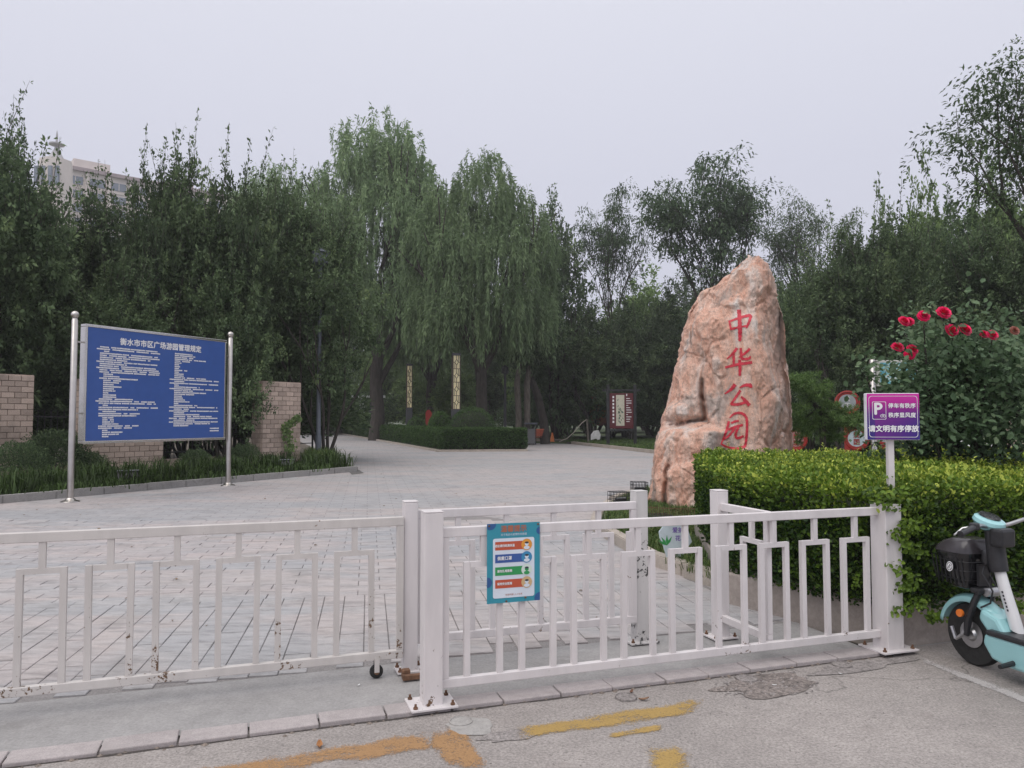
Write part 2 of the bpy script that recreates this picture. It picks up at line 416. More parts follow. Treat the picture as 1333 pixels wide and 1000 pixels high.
def rrect(x0, y0, x1, y1, r, n=5):
    o = []
    for cx, cy, a0 in ((x1 - r, y0 + r, -90), (x1 - r, y1 - r, 0), (x0 + r, y1 - r, 90), (x0 + r, y0 + r, 180)):
        for i in range(n + 1): a = R(a0 + 90 * i / n); o.append((cx + r * math.cos(a), cy + r * math.sin(a)))
    return o
def ringline(mb, M, pts, wd, z):
    n = len(pts); c = Vector((sum(p[0] for p in pts) / n, sum(p[1] for p in pts) / n))
    inn = []
    for p in pts:
        d = Vector(p) - c; k = Vector((max(abs(d.x) - wd, 0) * (1 if d.x > 0 else -1), max(abs(d.y) - wd, 0) * (1 if d.y > 0 else -1))); inn.append(c + k)
    vs_ = [M @ Vector((p[0], p[1], z)) for p in pts] + [M @ Vector((p.x, p.y, z)) for p in inn]
    return mb.add(vs_, [(i, (i + 1) % n, n + (i + 1) % n, n + i) for i in range(n)])
def frame_mat(origin, right, up=Vector((0, 0, 1))):
    r = Vector(right).normalized(); u = Vector(up).normalized(); nn = r.cross(u); u = nn.cross(r)
    M = Matrix((r, u, nn)).transposed().to_4x4(); M.translation = origin; return M
def flat(name, c, rough=.5): return plain(name, c, rough, 0, .05, 5, 0)
M_pwhite = flat('print_white', (.78, .78, .80)); M_pblue = flat('board_blue', (.035, .095, .33), .35); M_pred = flat('print_red', (.45, .06, .03))

# ============================================================ SETTING
def st2(s, t): p = ST(s, t); return (p.x, p.y)
def gp(px, py): p = G(px, py); return (p.x, p.y)
MB().sheet([(-1500, -300), (1500, -300), (1500, 2500), (-1500, 2500)], -.06).build('ground', M_lawn, kind='structure')
MB().sheet([st2(-30, -25), st2(30, -25), st2(30, .02), st2(-30, .02)], -.012).build('road', M_road, kind='structure')
MB().sheet([st2(-30, .02), st2(3.1, .02), st2(3.1, .79), st2(-30, .79)], .003).build('concrete_strip', M_conc, kind='structure')
plaza = MB().sheet([st2(-30, .79), st2(4.6, .79), (14, 20), (30, 24), (30, 130), (-60, 130), (-60, 20)], -.004).build('plaza_paving', M_pavefar, kind='structure')

# --- separate stone tiles near the gate; the farther ones are joined, beyond them the stone material carries the joints
def bevel_tile(w, d, h=.02):
    m = MB(); b = .0035
    lo = [(-w/2, -d/2), (w/2, -d/2), (w/2, d/2), (-w/2, d/2)]; hi = [(-w/2+b, -d/2+b), (w/2-b, -d/2+b), (w/2-b, d/2-b), (-w/2+b, d/2-b)]
    m.add([(x, y, -h) for x, y in lo] + [(x, y, -b) for x, y in lo] + [(x, y, 0) for x, y in hi],
          [(0, 1, 5, 4), (1, 2, 6, 5), (2, 3, 7, 6), (3, 0, 4, 7), (4, 5, 9, 8), (5, 6, 10, 9), (6, 7, 11, 10), (7, 4, 8, 11), (8, 9, 10, 11)])
    return m
TA = math.atan2(.185, .98)                       # paving courses: a few degrees off the street line
TU = Vector((math.cos(TA), math.sin(TA))); TV = Vector((-math.sin(TA), math.cos(TA)))
M_joint = ground_mat('joint_sand', (.24, .225, .22), 80, .3)
cand = []
def inside_paving(x, y):
    p = Vector((x, y, 0)) - O; s, t = p.dot(U), p.dot(V)
    if t < .80 + .0: return None
    lim = 3.35 if t < 1.6 else 2.86 + (t - 1.6) * .215
    if t > 5.9: lim = 3.75
    return s < lim + .12
base = Vector((-1.2, 4.85))
for j in range(-10, 70):                          # zone A: long side away from the street
    pass
def zoneA():
    w_, l_ = .175, .42
    for i in range(-50, 40):
        for j in range(-6, 8):
            a = i * w_; b_ = j * l_ + (l_ / 2 if i % 2 else 0)
            yield a, b_, w_, l_
def zoneB():
    w_, l_ = .40, .195
    for j in range(0, 45):
        for i in range(-45, 30):
            yield i * w_ + (w_ / 2 if j % 2 else 0), 2.1 + l_ / 2 + j * l_, w_, l_
tiles = []
for gen, kind in ((zoneA, 0), (zoneB, 1)):
    for a, b_, w_, l_ in gen():
        if kind == 0 and b_ + l_ / 2 > 2.1 + .21: continue
        if kind == 0 and b_ + l_ / 2 > 2.1:
            cut = b_ + l_ / 2 - 2.1; b_ -= cut / 2; l_ -= cut
            if l_ < .08: continue
        c = base + TU * a + TV * b_
        if not inside_paving(c.x, c.y): continue
        tt = (Vector((c.x, c.y, 0)) - O).dot(V)
        hl = (l_ / 2) * .99 + w_ / 2 * .16
        if tt - hl < .80:                         # trimmed along the concrete strip
            cut = .80 - (tt - hl)
            if cut > l_ - .02: continue
            b_ += cut / 2; l_ -= cut; c = base + TU * a + TV * b_
        if abs(c.x) > c.y * .72 + .3: continue
        if c.y > 12.0: continue
        tiles.append((c.y, c, w_, l_))
tiles.sort(key=lambda t: t[0])
tcache = {}
rest = MB()
for k, (yy, c, w_, l_) in enumerate(tiles):
    w2, l2 = round(w_ - .006, 3), round(l_ - .006, 2 if l_ not in (.42, .195) else 3)
    z = .008 + rnd.uniform(-.002, .003); tx, ty = rnd.uniform(-.006, .006), rnd.uniform(-.006, .006)
    if k < 300:
        if (w2, l2) not in tcache: tcache[(w2, l2)] = bevel_tile(w2, l2).mesh('paving_tile', M_pave)
        inst('paving_tile', tcache[(w2, l2)], plaza, (c.x, c.y, z), (tx, ty, TA))
    else:
        m = bevel_tile(w2, l2); T = Matrix.Translation((c.x, c.y, z)) @ Matrix.Rotation(TA, 4, 'Z') @ Matrix.Rotation(ty, 4, 'Y') @ Matrix.Rotation(tx, 4, 'X')
        rest.add([T @ Vector(p) for p in m.v], m.f)
# random per-tile tint for the joined tiles: a few material slots of the same stone
rest.m = [((i // 9) * 7919 % 5) for i in range(len(rest.f))]
vars_ = []
for i, k in enumerate(((.94, .945, .96), (1, 1, 1), (1.03, 1.01, 1.01), (.97, .965, .97), (1.07, 1.04, 1.03))):
    m = M_pave.copy(); m.name = 'stone_tile_tone'
    for nd in m.node_tree.nodes:
        if nd.type == 'OBJECT_INFO':
            for lk in list(nd.outputs['Random'].links):
                lk.to_socket.default_value; rr = lk.to_node; m.node_tree.links.remove(lk)
                for el in rr.color_ramp.elements: el.color = k + (1,)
    vars_.append(m)
rest.build('paving_tile_field', vars_, plaza, kind='stuff')
MB().sheet([st2(-9, .79), st2(3.0, .79), st2(3.6, 5.5), st2(2.5, 8.2), st2(-10, 8.2)], -.0015).build('joint_bed', M_joint, plaza)

# --- kerb row of dressed stones along the street
kerb = MB().box(ST(-12, 0, -.05), (36, .14, .06), UA).build('street_kerb', M_conc, kind='structure')
pos = -4.6; cuts = []
while pos < 3.3:
    L = rnd.choice([.33, .35, .36, .30, .31, .22, .40]); cuts.append((pos, L)); pos += L
for s0, L in cuts:
    b = MB().box((0, 0, 0), (L - .008, .15, .06)); o = b.build('kerb_stone', M_kerbst, kerb, local=True, bevel=.006)
    p = ST(s0 + L / 2, rnd.uniform(-.006, .006), -.018 + rnd.uniform(-.003, .004)); o.location = p; o.rotation_euler = (rnd.uniform(-.012, .012), rnd.uniform(-.008, .008), UA + rnd.uniform(-.008, .008))
# broken edge between road and kerb
cr = MB()
for i in range(110):
    s = rnd.uniform(-4.2, 3.3); p = ST(s, -.085 + rnd.gauss(0, .012), -.011)
    k = rnd.uniform(.006, .02)
    cr.add([p + Vector((math.cos(a) * k * rnd.uniform(.6, 1.3), math.sin(a) * k * rnd.uniform(.6, 1.3), 0)) for a in (0, 1.3, 2.5, 3.7, 5)] + [p + Vector((0, 0, k * .5))], [(0, 1, 5), (1, 2, 5), (2, 3, 5), (3, 4, 5), (4, 0, 5)])
tag(cr.build('kerb_debris', M_dirt), 'small grit and crumbs gathered along the foot of the street kerb', 'grit', kind='stuff')
gap = MB()
n_ = 90
ptsT, ptsB = [], []
for i in range(n_ + 1):
    s = -5 + 8.3 * i / n_
    ptsT.append(ST(s, -.072, -.0095)); ptsB.append(ST(s, -.072 - .012 - .028 * abs(mnoise.noise(Vector((s * 2.2, 0, 0)))), -.0095))
gap.add(ptsT + ptsB, [(i, n_ + 1 + i, n_ + 2 + i, i + 1) for i in range(n_)])
gap.build('road_joint', plain('dark_joint', (.07, .06, .055), .95, 0, .3, 40, .3), kind='structure')

# --- painted marks, patches and covers on the road
def mark(name, pts, mat, z=-.008, soft=None, step=.06):
    """polygon painted on the road, broken into a strip grid along its first and last edge"""
    m = MB(); (a, b, c, d) = pts; a, b, c, d = [G(*q) for q in (a, b, c, d)]
    n1 = max(2, int(max((b - a).length, (c - d).length) / step)); n2 = 6; vs_ = []; lv = []
    for i in range(n1 + 1):
        for j in range(n2 + 1):
            u, v = i / n1, j / n2; q = (a.lerp(b, u)).lerp(d.lerp(c, u), v)
            vs_.append((q.x, q.y, z)); e1 = min(v, 1 - v) * 2; e2 = min(u, 1 - u) * (6 if soft is None else soft)
            lv.append(min(.0 + .30, -.28 + .9 * min(e1, 1)) if min(e1, e2) < .6 else .3)
            lv[-1] = min(.3, -.36 + 1.0 * min(e1, e2))
    fs = [(i * (n2 + 1) + j, (i + 1) * (n2 + 1) + j, (i + 1) * (n2 + 1) + j + 1, i * (n2 + 1) + j + 1) for i in range(n1) for j in range(n2)]
    me = nmesh(name, vs_, fs, mat, lv); o = bpy.data.objects.new(name, me); col.objects.link(o); o['kind'] = 'structure'; return o
Yel = paintline('yellow_road_paint', (.44, .29, .09), .95); Ora = paintline('orange_road_paint', (.41, .235, .105), 1.0); Whi = paintline('white_road_paint', (.50, .47, .46), .7)
mark('road_marking', [(130, 1012), (580, 942), (580, 976), (230, 1026)], Ora)
mark('road_marking', [(540, 940), (606, 928), (656, 1012), (575, 1012)], Ora, -.0075)
mark('road_marking', [(664, 942), (925, 902), (925, 930), (664, 966)], Yel)
mark('road_marking', [(785, 952), (868, 937), (868, 950), (785, 962)], Yel, -.008)
mark('road_marking', [(826, 964), (906, 964), (912, 1016), (834, 1016)], Yel, -.0075, 2)
mark('road_marking', [(1190, 848), (1390, 922), (1390, 940), (1196, 860)], Whi, -.008, 12)
def blob(name, px, py, rx, ry, mat, z, n=36, seed=0, amp=.18, kind='structure', dome=0):
    c = G(px, py); m = MB(); ring = []
    for i in range(n):
        a = 2 * math.pi * i / n; k = 1 + amp * mnoise.noise(Vector((math.cos(a) * 1.6, math.sin(a) * 1.6, seed * 3.1))) * 2
        ring.append(c + U * math.cos(a) * rx * k + V * math.sin(a) * ry * k + Vector((0, 0, z)))
    m.add(ring + [c + Vector((0, 0, z + dome))], [(i, (i + 1) % n, n) for i in range(n)])
    o = m.build(name, mat); o['kind'] = kind; return o
M_cem = ground_mat('pale_cement', (.36, .345, .33), 70, .15, 3); M_pot = ground_mat('broken_tarmac', (.215, .185, .17), 45, .7, 4, None, False, 2.5)
M_fade = ground_mat('faded_cement_patch', (.27, .245, .235), 55, .5, 4, None, False, 1.6)
blob('cement_patch', 612, 943, .125, .11, M_cem, -.0078, seed=1, dome=.004)
blob('pothole', 1000, 889, .36, .15, M_pot, -.0078, seed=2, amp=.3)
blob('pothole', 1120, 865, .42, .09, M_fade, -.0078, seed=5, amp=.3)
blob('pothole', 665, 955, .15, .06, M_fade, -.0083, seed=8, amp=.35)
for i, (px, py, r, lab) in enumerate(((600, 940, .062, 'round metal bolt cap set in pale cement beside the front gate post'), (815, 908, .062, 'round cement cap in the road above the yellow stripe'),
                                 (972, 884, .065, 'round cement cap inside the broken pothole in the road'), (1096, 866, .062, 'round cement cap near the right end of the kerb'))):
    c = G(px, py, -.008)
    m = MB().lathe(c, [(r * 1.02, -.002), (r, .008), (r * .93, .009), (r * .9, .004), (0.001, .007)], 28)
    tag(m.build('road_cap', M_fade if i else M_cem, smooth=False), lab, 'road cap', 'round caps in the road')
st = MB()
for i in range(260):
    c = G(rnd.uniform(930, 1065), rnd.uniform(872, 905), -.008) if i < 140 else G(rnd.uniform(600, 1300), rnd.uniform(850, 1000), -.011)
    k = rnd.uniform(.003, .013) * (1 if i < 140 else .6)
    pts = [c + Vector((math.cos(a) * k * rnd.uniform(.6, 1.2), math.sin(a) * k * rnd.uniform(.6, 1.2), 0)) for a in (0, 1.3, 2.6, 3.9, 5.1)]
    st.add(pts + [c + Vector((0, 0, k * .7))], [(j, (j + 1) % 5, 5) for j in range(5)])
tag(st.build('road_gravel', M_fade), 'loose gravel scattered in and around the pothole by the kerb', 'gravel', kind='stuff')
for px, py, r, lab, c in ((416, 972, .035, 'dry curled orange leaf lying on the orange road stripe', (.35, .16, .06)), (838, 912, .03, 'brown leaf beside the cement cap above the yellow stripe', (.22, .13, .08)),
                       (822, 902, .022, 'tiny dark leaf at the kerb edge beside the cement cap', (.16, .08, .05)), (1008, 893, .014, 'white paper scrap lying in the pothole', (.7, .7, .7)),
                       (467, 893, .012, 'white paper scrap on the concrete strip beside the gate post', (.7, .7, .7)), (1094, 878, .012, 'white scrap on the road under the right kerb end', (.7, .7, .7))):
    c0 = G(px, py, 0.004 if py == 893 and px == 467 else -.010); a0 = rnd.uniform(0, 6)
    m = MB(); vs_ = []
    for i in range(5):
        for j in (-1, 0, 1):
            u = i / 4; wv = r * .45 * math.sin(math.pi * (u * .9 + .05)) * j
            d = Vector((math.cos(a0), math.sin(a0), 0)); e_ = Vector((-d.y, d.x, 0))
            vs_.append(c0 + d * (u - .5) * r * 2 + e_ * wv + Vector((0, 0, .003 + r * .5 * (u - .4) ** 2 * 2 + abs(j) * r * .25)))
    m.add(vs_, [(i * 3 + j, i * 3 + j + 1, i * 3 + j + 4, i * 3 + j + 3) for i in range(4) for j in (0, 1)])
    tag(m.build('fallen_leaf' if 'leaf' in lab else 'paper_scrap', plain('litter_%.2f' % c[1], c, .8), smooth=True), lab, 'leaf' if 'leaf' in lab else 'litter')

# --- planting beds, lawns and their kerbs
KL0, KL1 = Vector((-9.7, 14.5)), Vector((-4.75, 23.2)); KD = (KL1 - KL0).normalized()
VL = Vector((V.x, V.y))
left_poly = [tuple(KL0 - KD * 12), tuple(KL1), tuple(KL1 + VL * 100), (-90, 100), (-90, 60), (-60, 2)]
MB().prism(left_poly, -.05, .10).build('left_bed', M_soil, kind='structure')
RB = [G(948, 768), G(850, 735), G(775, 690), G(779, 674), G(795, 660)]
RB = [Vector((p.x, p.y)) for p in RB] + [Vector((2.6, 16.0)), Vector((4.2, 17.4)), Vector((8, 19)), Vector((22, 24))]
MB().prism([tuple(p) for p in RB] + [(40, 20), st2(14, 4.4), st2(4.5, 4.4), st2(3.05, 1.5)], -.05, .085).build('rock_bed', M_lawn, kind='structure')
back_poly = [(3.81, 48.2), (6.5, 35.35), (9, 29), (16, 26.5), (60, 34), (60, 140), (-3, 140), (-3, 52), (1.2, 50.3)]
MB().prism(back_poly, -.05, .10).build('back_lawn', M_lawn, kind='structure')
HB = [Vector((-3.3, 37.0)), Vector((.72, 37.7)), Vector((.72, 37.7)) + VL * 60, Vector((-3.3, 37.0)) + VL * 72]
MB().prism([tuple(p) for p in HB], -.05, .09).build('centre_bed', M_lawn, kind='structure')
MB().sheet([gp(440, 602), gp(402, 586), gp(418, 582), gp(474, 616), gp(458, 618)], .0025).build('path_strip', ground_mat('dark_path', (.13, .125, .12), 60, .2), kind='structure')
def kerbline(pts, mat, L, wd, ht, root=None, name='bed_kerb', label=None):
    r = MB().box((pts[0].x, pts[0].y, -.04), (.02, .02, .02)).build(name, mat, kind='structure')
    meshes = {}
    for a, b in zip(pts[:-1], pts[1:]):
        d = b - a; n = max(1, round(d.length / L)); l = d.length / n; ang = math.atan2(d.y, d.x); k = round(l, 3)
        if k not in meshes:
            t = MB().box((0, 0, ht / 2 - .02), (l - .008, wd, ht + .04)); bmm = bmesh.new(); me = t.mesh('kerb_stone', mat); bmm.from_mesh(me)
            bmesh.ops.bevel(bmm, geom=[e for e in bmm.edges], offset=.012, segments=2, affect='EDGES'); bmm.to_mesh(me); bmm.free(); meshes[k] = me
        for i in range(n):
            c = a + d * ((i + .5) / n)
            inst('kerb_stone', meshes[k], r, (c.x, c.y, rnd.uniform(-.004, .004)), (rnd.uniform(-.006, .006), 0, ang + rnd.uniform(-.006, .006)))
    return r
kerbline([KL0 - KD * 3, KL1], M_kerbg, .98, .16, .15)
kerbline([KL1 + VL * .1, KL1 + VL * 2.9], M_kerbg, .9, .16, .13)
kerbline(RB[:5], M_kerbt, .62, .15, .14)
kerbline([Vector((1.9, 14.4)), RB[5], RB[6], RB[7]], M_kerbt, .62, .15, .14)
kerbline([Vector((3.81, 48.2)), Vector((6.5, 35.35)), Vector((9, 29))], M_kerbt, 1.0, .16, .16)
kerbline([HB[3] , HB[0] + Vector((-.28, -.1))], M_kerbt, 1.5, .14, .10)
kerbline([HB[0] + Vector((-.3, -.25)), HB[1] + Vector((.05, -.25))], M_kerbt, 1.0, .14, .10)

# --- planter wall under the golden hedge
PW = [ST(9, .06), ST(3.32, .06), ST(3.28, .14), ST(2.92, 1.5), ST(4.5, 4.45), ST(9, 4.45)]
pw = MB()
wallp = [Vector((p.x, p.y)) for p in PW]
def wall_run(mb, a, b, th, z0, z1):
    d = b - a; c = (a + b) / 2; mb.box((c.x, c.y, (z0 + z1) / 2), (d.length, th, z1 - z0), math.atan2(d.y, d.x))
planter = MB().prism([(p.x, p.y) for p in wallp], -.05, .27).build('planter_wall', M_wall, bevel=.012)
tag(planter, 'low rendered planter wall under the golden hedge by the scooter', 'planter wall')
tag(MB().sheet([((p + (Vector((ST(6, 2.2).x, ST(6, 2.2).y)) - p) * .06).x, (p + (Vector((ST(6, 2.2).x, ST(6, 2.2).y)) - p) * .06).y) for p in wallp], .275).build('planter_soil', M_soil, kind='structure'))

# ============================================================ GATES AND POSTS
def post(name, s, t, h, wd, label, mat, base=.26, group='square white gate posts', plate=True):
    p = ST(s, t); r = empty(name, p, label, 'gate post', group, UA)
    MB().box((0, 0, h / 2), (wd, wd, h)).build('shaft', mat, r, local=True, bevel=.005)
    MB().box((0, 0, h + .004), (wd + .002, wd + .002, .008)).build('cap', mat, r, local=True, bevel=.003)
    if plate:
        z0 = .012
        MB().box((0, 0, z0 + .006), (base, base * .8, .012)).build('base_plate', mat, r, local=True, bevel=.002)
        for x in (-1, 1):
            for y in (-1, 1): MB().lathe((x * base * .4, y * base * .3, z0 + .012), [(.013, 0), (.013, .01), (.007, .011), (.007, .026)], 8).build('bolt', M_rust, r, local=True)
    return r
post('gate_post', 0, 0, 1.075, .108, 'square white post at the left end of the front gate, on the kerb', M_white)
post('gate_post', -.005, .60, 1.07, .088, 'white gate post standing just behind the end of the left sliding gate', M_white, .17)
post('gate_post', 1.68, .70, 1.075, .095, 'white gate post with black peeling paint, nearer the rock bed kerb', M_peel, .22)
post('gate_post', 2.285, .60, 1.07, .095, 'white gate post in front of the golden hedge, holding the short side panel', M_white, .2)
post('gate_post', 3.225, -.01, 1.0, .14, 'wide white post at the right end of the front gate against the hedge', M_white, .3)
BAR = .034
def gate(name, s0, s1, t0, zr, zb, hz, centers, hw, mat, label, dirv=0, stile=(True, True), extra=0, rot=None, origin=None, base_clear=0):
    """picket gate made of hairpins: rails, stiles, balusters, cross pieces, stems"""
    L = s1 - s0; org = origin if origin is not None else ST(s0, t0); r = empty(name, org, label, 'gate', None, UA if rot is None else rot)
    MB().box((L / 2, 0, zr - .0275), (L, .04, .055)).build('top_rail', mat, r, local=True, bevel=.004)
    MB().box((L / 2, 0, zb + .025), (L, .04, .05)).build('bottom_rail', mat, r, local=True, bevel=.004)
    hb = hz - (zb + .05)
    mb = MB().box((0, 0, 0), (BAR, BAR - .004, hb)).mesh('baluster', mat); mc = MB().box((0, 0, 0), (hw * 2 - BAR - .001, BAR - .006, BAR * .9)).mesh('cross_piece', mat)
    ms = MB().box((0, 0, 0), (BAR, BAR - .006, zr - .055 - hz + .001)).mesh('stem', mat)
    for c in centers:
        x = c - s0; j = rnd.uniform(-.004, .004)
        for sg in (-1, 1):
            if 0 < x + sg * hw < L: inst('baluster', mb, r, (x + sg * hw + j, 0, zb + .05 + hb / 2), (0, rnd.uniform(-.006, .006), 0))
        if 0 < x - hw and x + hw < L + .05: inst('cross_piece', mc, r, (x + j, 0, hz - BAR * .45))
        if 0 < x < L: inst('stem', ms, r, (x + j, 0, (hz + zr - .055) / 2))
    if stile[0]: MB().box((.02, 0, (zr - .055 + zb + .05) / 2), (.042, .036, zr - .105 - zb)).build('stile', mat, r, local=True, bevel=.003)
    if stile[1]: MB().box((L - .02, 0, (zr - .055 + zb + .05) / 2), (.042, .036, zr - .105 - zb)).build('stile', mat, r, local=True, bevel=.003)
    return r
def s_at(px, t):                                   # where the sight line through a column of the photo meets the line t
    k = (px - 666.5) / FPX / math.cos(PITCH) * 1.0
    a = O + V * t; return (k * a.y - a.x) / (U.x - k * U.y)
fc = [s_at((a + b) / 2, 0) for a, b in ((609, 649), (681, 718), (748, 784), (812, 846), (873, 906), (932, 963), (989, 1018), (1042, 1071), (1094, 1122))]
pitch = (fc[-1] - fc[0]) / 8
front = gate('front_gate', .056, 3.155, 0, .985, .095, .785, [fc[0] + pitch * i for i in range(9)], .098, M_white,
             'near white picket gate carrying the teal poster, between the kerb posts', stile=(True, False))
for z in (.2, .9): MB().box((.0, .0, z), (.02, .05, .06)).build('hinge', M_white, front, local=True, bevel=.003)
mc_ = [s_at(x, .66) for x in (597, 658, 718, 778)]; mp_ = (mc_[-1] - mc_[0]) / 3
gate('middle_gate', .05, 1.63, .66, 1.01, .16, .80, [mc_[0] + mp_ * i for i in range(5)], .098, M_white,
     'white picket gate standing behind the poster gate, between two rear posts')
lc = [s_at(x, .55) for x in (463, 391, 314, 235, 150, 62)]; lp_ = (lc[0] - lc[-1]) / 5
left = gate('sliding_gate', -5.6, -.058, .55, .985, .115, .79, [lc[0] - lp_ * i for i in range(17)], .105, M_cream,
            'long cream sliding gate with rust chips and a small wheel, left of the posts')
for x in (5.38, .3):
    w_ = MB().lathe((x, -.0, .046), [(.001, -.016), (.02, -.016), (.040, -.013), (.042, 0), (.040, .013), (.02, .016), (.001, .016)], 22, Matrix.Rotation(R(90), 3, 'X')).build('wheel', M_rubber, left, local=True, smooth=True)
    MB().lathe((x, 0, .046), [(.001, -.026), (.016, -.026), (.016, .026), (.001, .026)], 12, Matrix.Rotation(R(90), 3, 'X')).build('hub', M_rust, w_, local=True)
    MB().box((x, -.026, .09), (.03, .006, .09)).box((x, .026, .09), (.03, .006, .09)).build('wheel_bracket', M_cream, left, local=True)
stop = empty('gate_stop', ST(.0, .43), 'rusty floor bracket at the foot of the post behind the sliding gate wheel', 'gate stop', None, UA)
MB().box((.02, 0, .028), (.20, .035, .03)).build('bar', M_rust, stop, local=True, bevel=.004)
MB().box((-.05, .05, .035), (.05, .05, .055)).build('block', M_rust, stop, local=True, bevel=.006)
MB().box((.13, .06, .022), (.05, .05, .02)).build('foot', M_rust, stop, local=True, bevel=.004)
gate('side_gate', 0, .53, 0, .985, .13, .78, [.19], .10, M_white, 'short white side panel running from the hedge side post to the front gate',
     origin=ST(2.285, .03), rot=UA + R(90), stile=(True, False))

# --- teal notice on the front gate
pc = [P(635, 692, 4.42), P(702, 690, 4.42)]
sL, sR = s_at(634, -.03), s_at(702, -.03)
Mp = frame_mat(ST(sL, -.032, .985 - .452 + .012), U); PWd = sR - sL; PHt = .452
poster = empty('notice_poster', ST((sL + sR) / 2, -.03, .5), 'teal laminated notice with four coloured bars tied to the white gate', 'poster')
teal = flat('poster_teal', (.035, .27, .36), .35); navy = flat('poster_navy', (.03, .10, .27), .4); pale = flat('poster_pale', (.66, .72, .80), .4)
bm_ = MB().slab([(0, 0), (PWd, 0), (PWd, PHt), (0, PHt)], .003, Mp).build('sheet', teal, poster)
q = MB(); rect(q, Mp, .0, .0, .0001, .0001, .0036)
pz = .0045
for cx, cy, r in ((PWd, PHt - .05, .022), (0, .12, .03), (PWd, .012, .035), (.02, PHt, .035)):
    a = [(min(PWd, max(0, cx + r * math.cos(2 * math.pi * i / 24))), min(PHt, max(0, cy + r * math.sin(2 * math.pi * i / 24)))) for i in range(24)]
    blob_ = MB(); blob_.add([Mp @ Vector((x, y, .0038)) for x, y in a], [tuple(range(24))]); blob_.build('print_spot', navy, poster)
pan = MB(); rr_ = rrect(.035, .028, PWd - .035, PHt - .085, .012); pan.add([Mp @ Vector((x, y, pz)) for x, y in rr_], [tuple(range(len(rr_)))]); pan.build('print_panel', pale, poster)
tt_ = MB(); put_text(tt_, Mp, '温馨提示', PWd / 2, PHt - .034, .040, pz, .0012); tt_.build('heading', flat('poster_brown', (.42, .15, .09)), poster)
tt_ = MB(); put_text(tt_, Mp, '关于常态化疫情防控提醒', PWd / 2, PHt - .066, .0145, pz, .0003); tt_.build('subheading', pale, poster)
rows_ = [((.50, .09, .04), '进出请扫码测体温', (.70, .30, .04)), ((.04, .10, .33), '佩戴口罩', (.04, .24, .45)), ((.03, .30, .09), '请勿扎堆聚集', (.62, .72, .66)), ((.50, .09, .04), '保持安全距离', (.60, .42, .22))]
for i, (c, s_, c2) in enumerate(rows_):
    y = PHt - .128 - i * .072
    b = MB(); rect(b, Mp, .048, y - .024, PWd - .085, y + .024, .0055); ob = b.build('coloured_bar', flat('bar_%d' % i, c), poster)
    b = MB(); put_text(b, Mp, s_, .105, y, .0165 if len(s_) > 5 else .024, .0065, .0006, sx_=.92); b.build('bar_text', M_pwhite, ob)
    b = MB(); disc(b, Mp, PWd - .083, y + .002, .033, .0068); oc = b.build('round_icon', flat('icon_%d' % i, c2), poster)
    b = MB()
    disc(b, Mp, PWd - .083, y + .006, .012, .0078, 16); disc(b, Mp, PWd - .083, y - .016, .018, .0076, 16, .010); b.build('icon_figure', pale if i != 2 else flat('bar_2', (.03, .3, .09)), oc)
    b = MB(); disc(b, Mp, PWd - .083, y + .013, .012, .0085, 12, .006); b.build('icon_hair', flat('icon_dark', (.03, .04, .05)), oc)
b = MB(); put_text(b, Mp, '特殊时期 人人有责', PWd / 2, .044, .0125, .0055, .0003); b.build('footer_text', flat('poster_brown', (.42, .15, .09)), poster)
for x, y in ((.012, PHt - .012), (PWd - .012, PHt - .012), (PWd * .36, .008), (PWd * .72, .022)):
    MB().lathe(Mp @ Vector((x, y, .003)), [(.006, 0), (.006, .004), (.001, .006)], 8, Mp.to_3x3()).build('rivet', M_rust, poster)

# ============================================================ BLUE RULES BOARD
bl = Vector((-8.53, 14.77, 0)); br_ = Vector((-6.80, 18.30, 0)); bd = (br_ - bl); blen = bd.length; bd.normalize()
board = empty('rules_board', bl + bd * blen / 2, 'big blue rules board with white text on two steel poles by the left kerb', 'notice board')
bn = bd.cross(Vector((0, 0, 1)))                    # towards the plaza
for p in (bl, br_):
    po = MB().lathe(p, [(.058, .02), (.058, 3.52), (.05, 3.53), (.05, 3.56)], 20).build('pole', M_steel, board, smooth=True)
    MB().ball(p + Vector((0, 0, 3.625)), .075, 12).build('ball_finial', M_steel, po, smooth=True)
    MB().lathe(p, [(.17, .0), (.165, .012), (.1, .03), (.062, .07)], 24).build('flange', M_steel, po, smooth=True)
px0, px1, bz0, bz1 = .20, blen - .20, 1.13, 3.44
for s_, z in ((.0, 3.1), (.0, 1.7), (1, 3.1), (1, 1.7)):
    a = bl + bd * (.05 if s_ == 0 else blen - .21); MB().box(a + bd * .08 + Vector((0, 0, z)), (.16, .03, .03), math.atan2(bd.y, bd.x)).build('bracket', M_steel, board)
ang = math.atan2(bd.y, bd.x)
MB().box(bl + bd * (px0 + px1) / 2 + Vector((0, 0, (bz0 + bz1) / 2)), (px1 - px0 - .02, .13, bz1 - bz0 - .02), ang).build('casing', plain('casing_metal', (.22, .2, .19), .4, .8), board)
fr = MB()
for z in (bz0, bz1): fr.box(bl + bd * (px0 + px1) / 2 + Vector((0, 0, z)), (px1 - px0 + .05, .16, .055), ang)
for x in (px0, px1): fr.box(bl + bd * x + Vector((0, 0, (bz0 + bz1) / 2)), (.055, .157, bz1 - bz0 - .056), ang)
fr.build('frame', plain('polished_steel', (.62, .60, .58), .18, 1, .08, 3, .25), board, bevel=.008)
Mb = frame_mat(bl + bd * (px0 + .03) + bn * .067 + Vector((0, 0, bz0 + .03)), bd)
BW, BH = px1 - px0 - .06, bz1 - bz0 - .06
f_ = MB(); rect(f_, Mb, 0, 0, BW, BH, .003); face = f_.build('blue_panel', M_pblue, board)
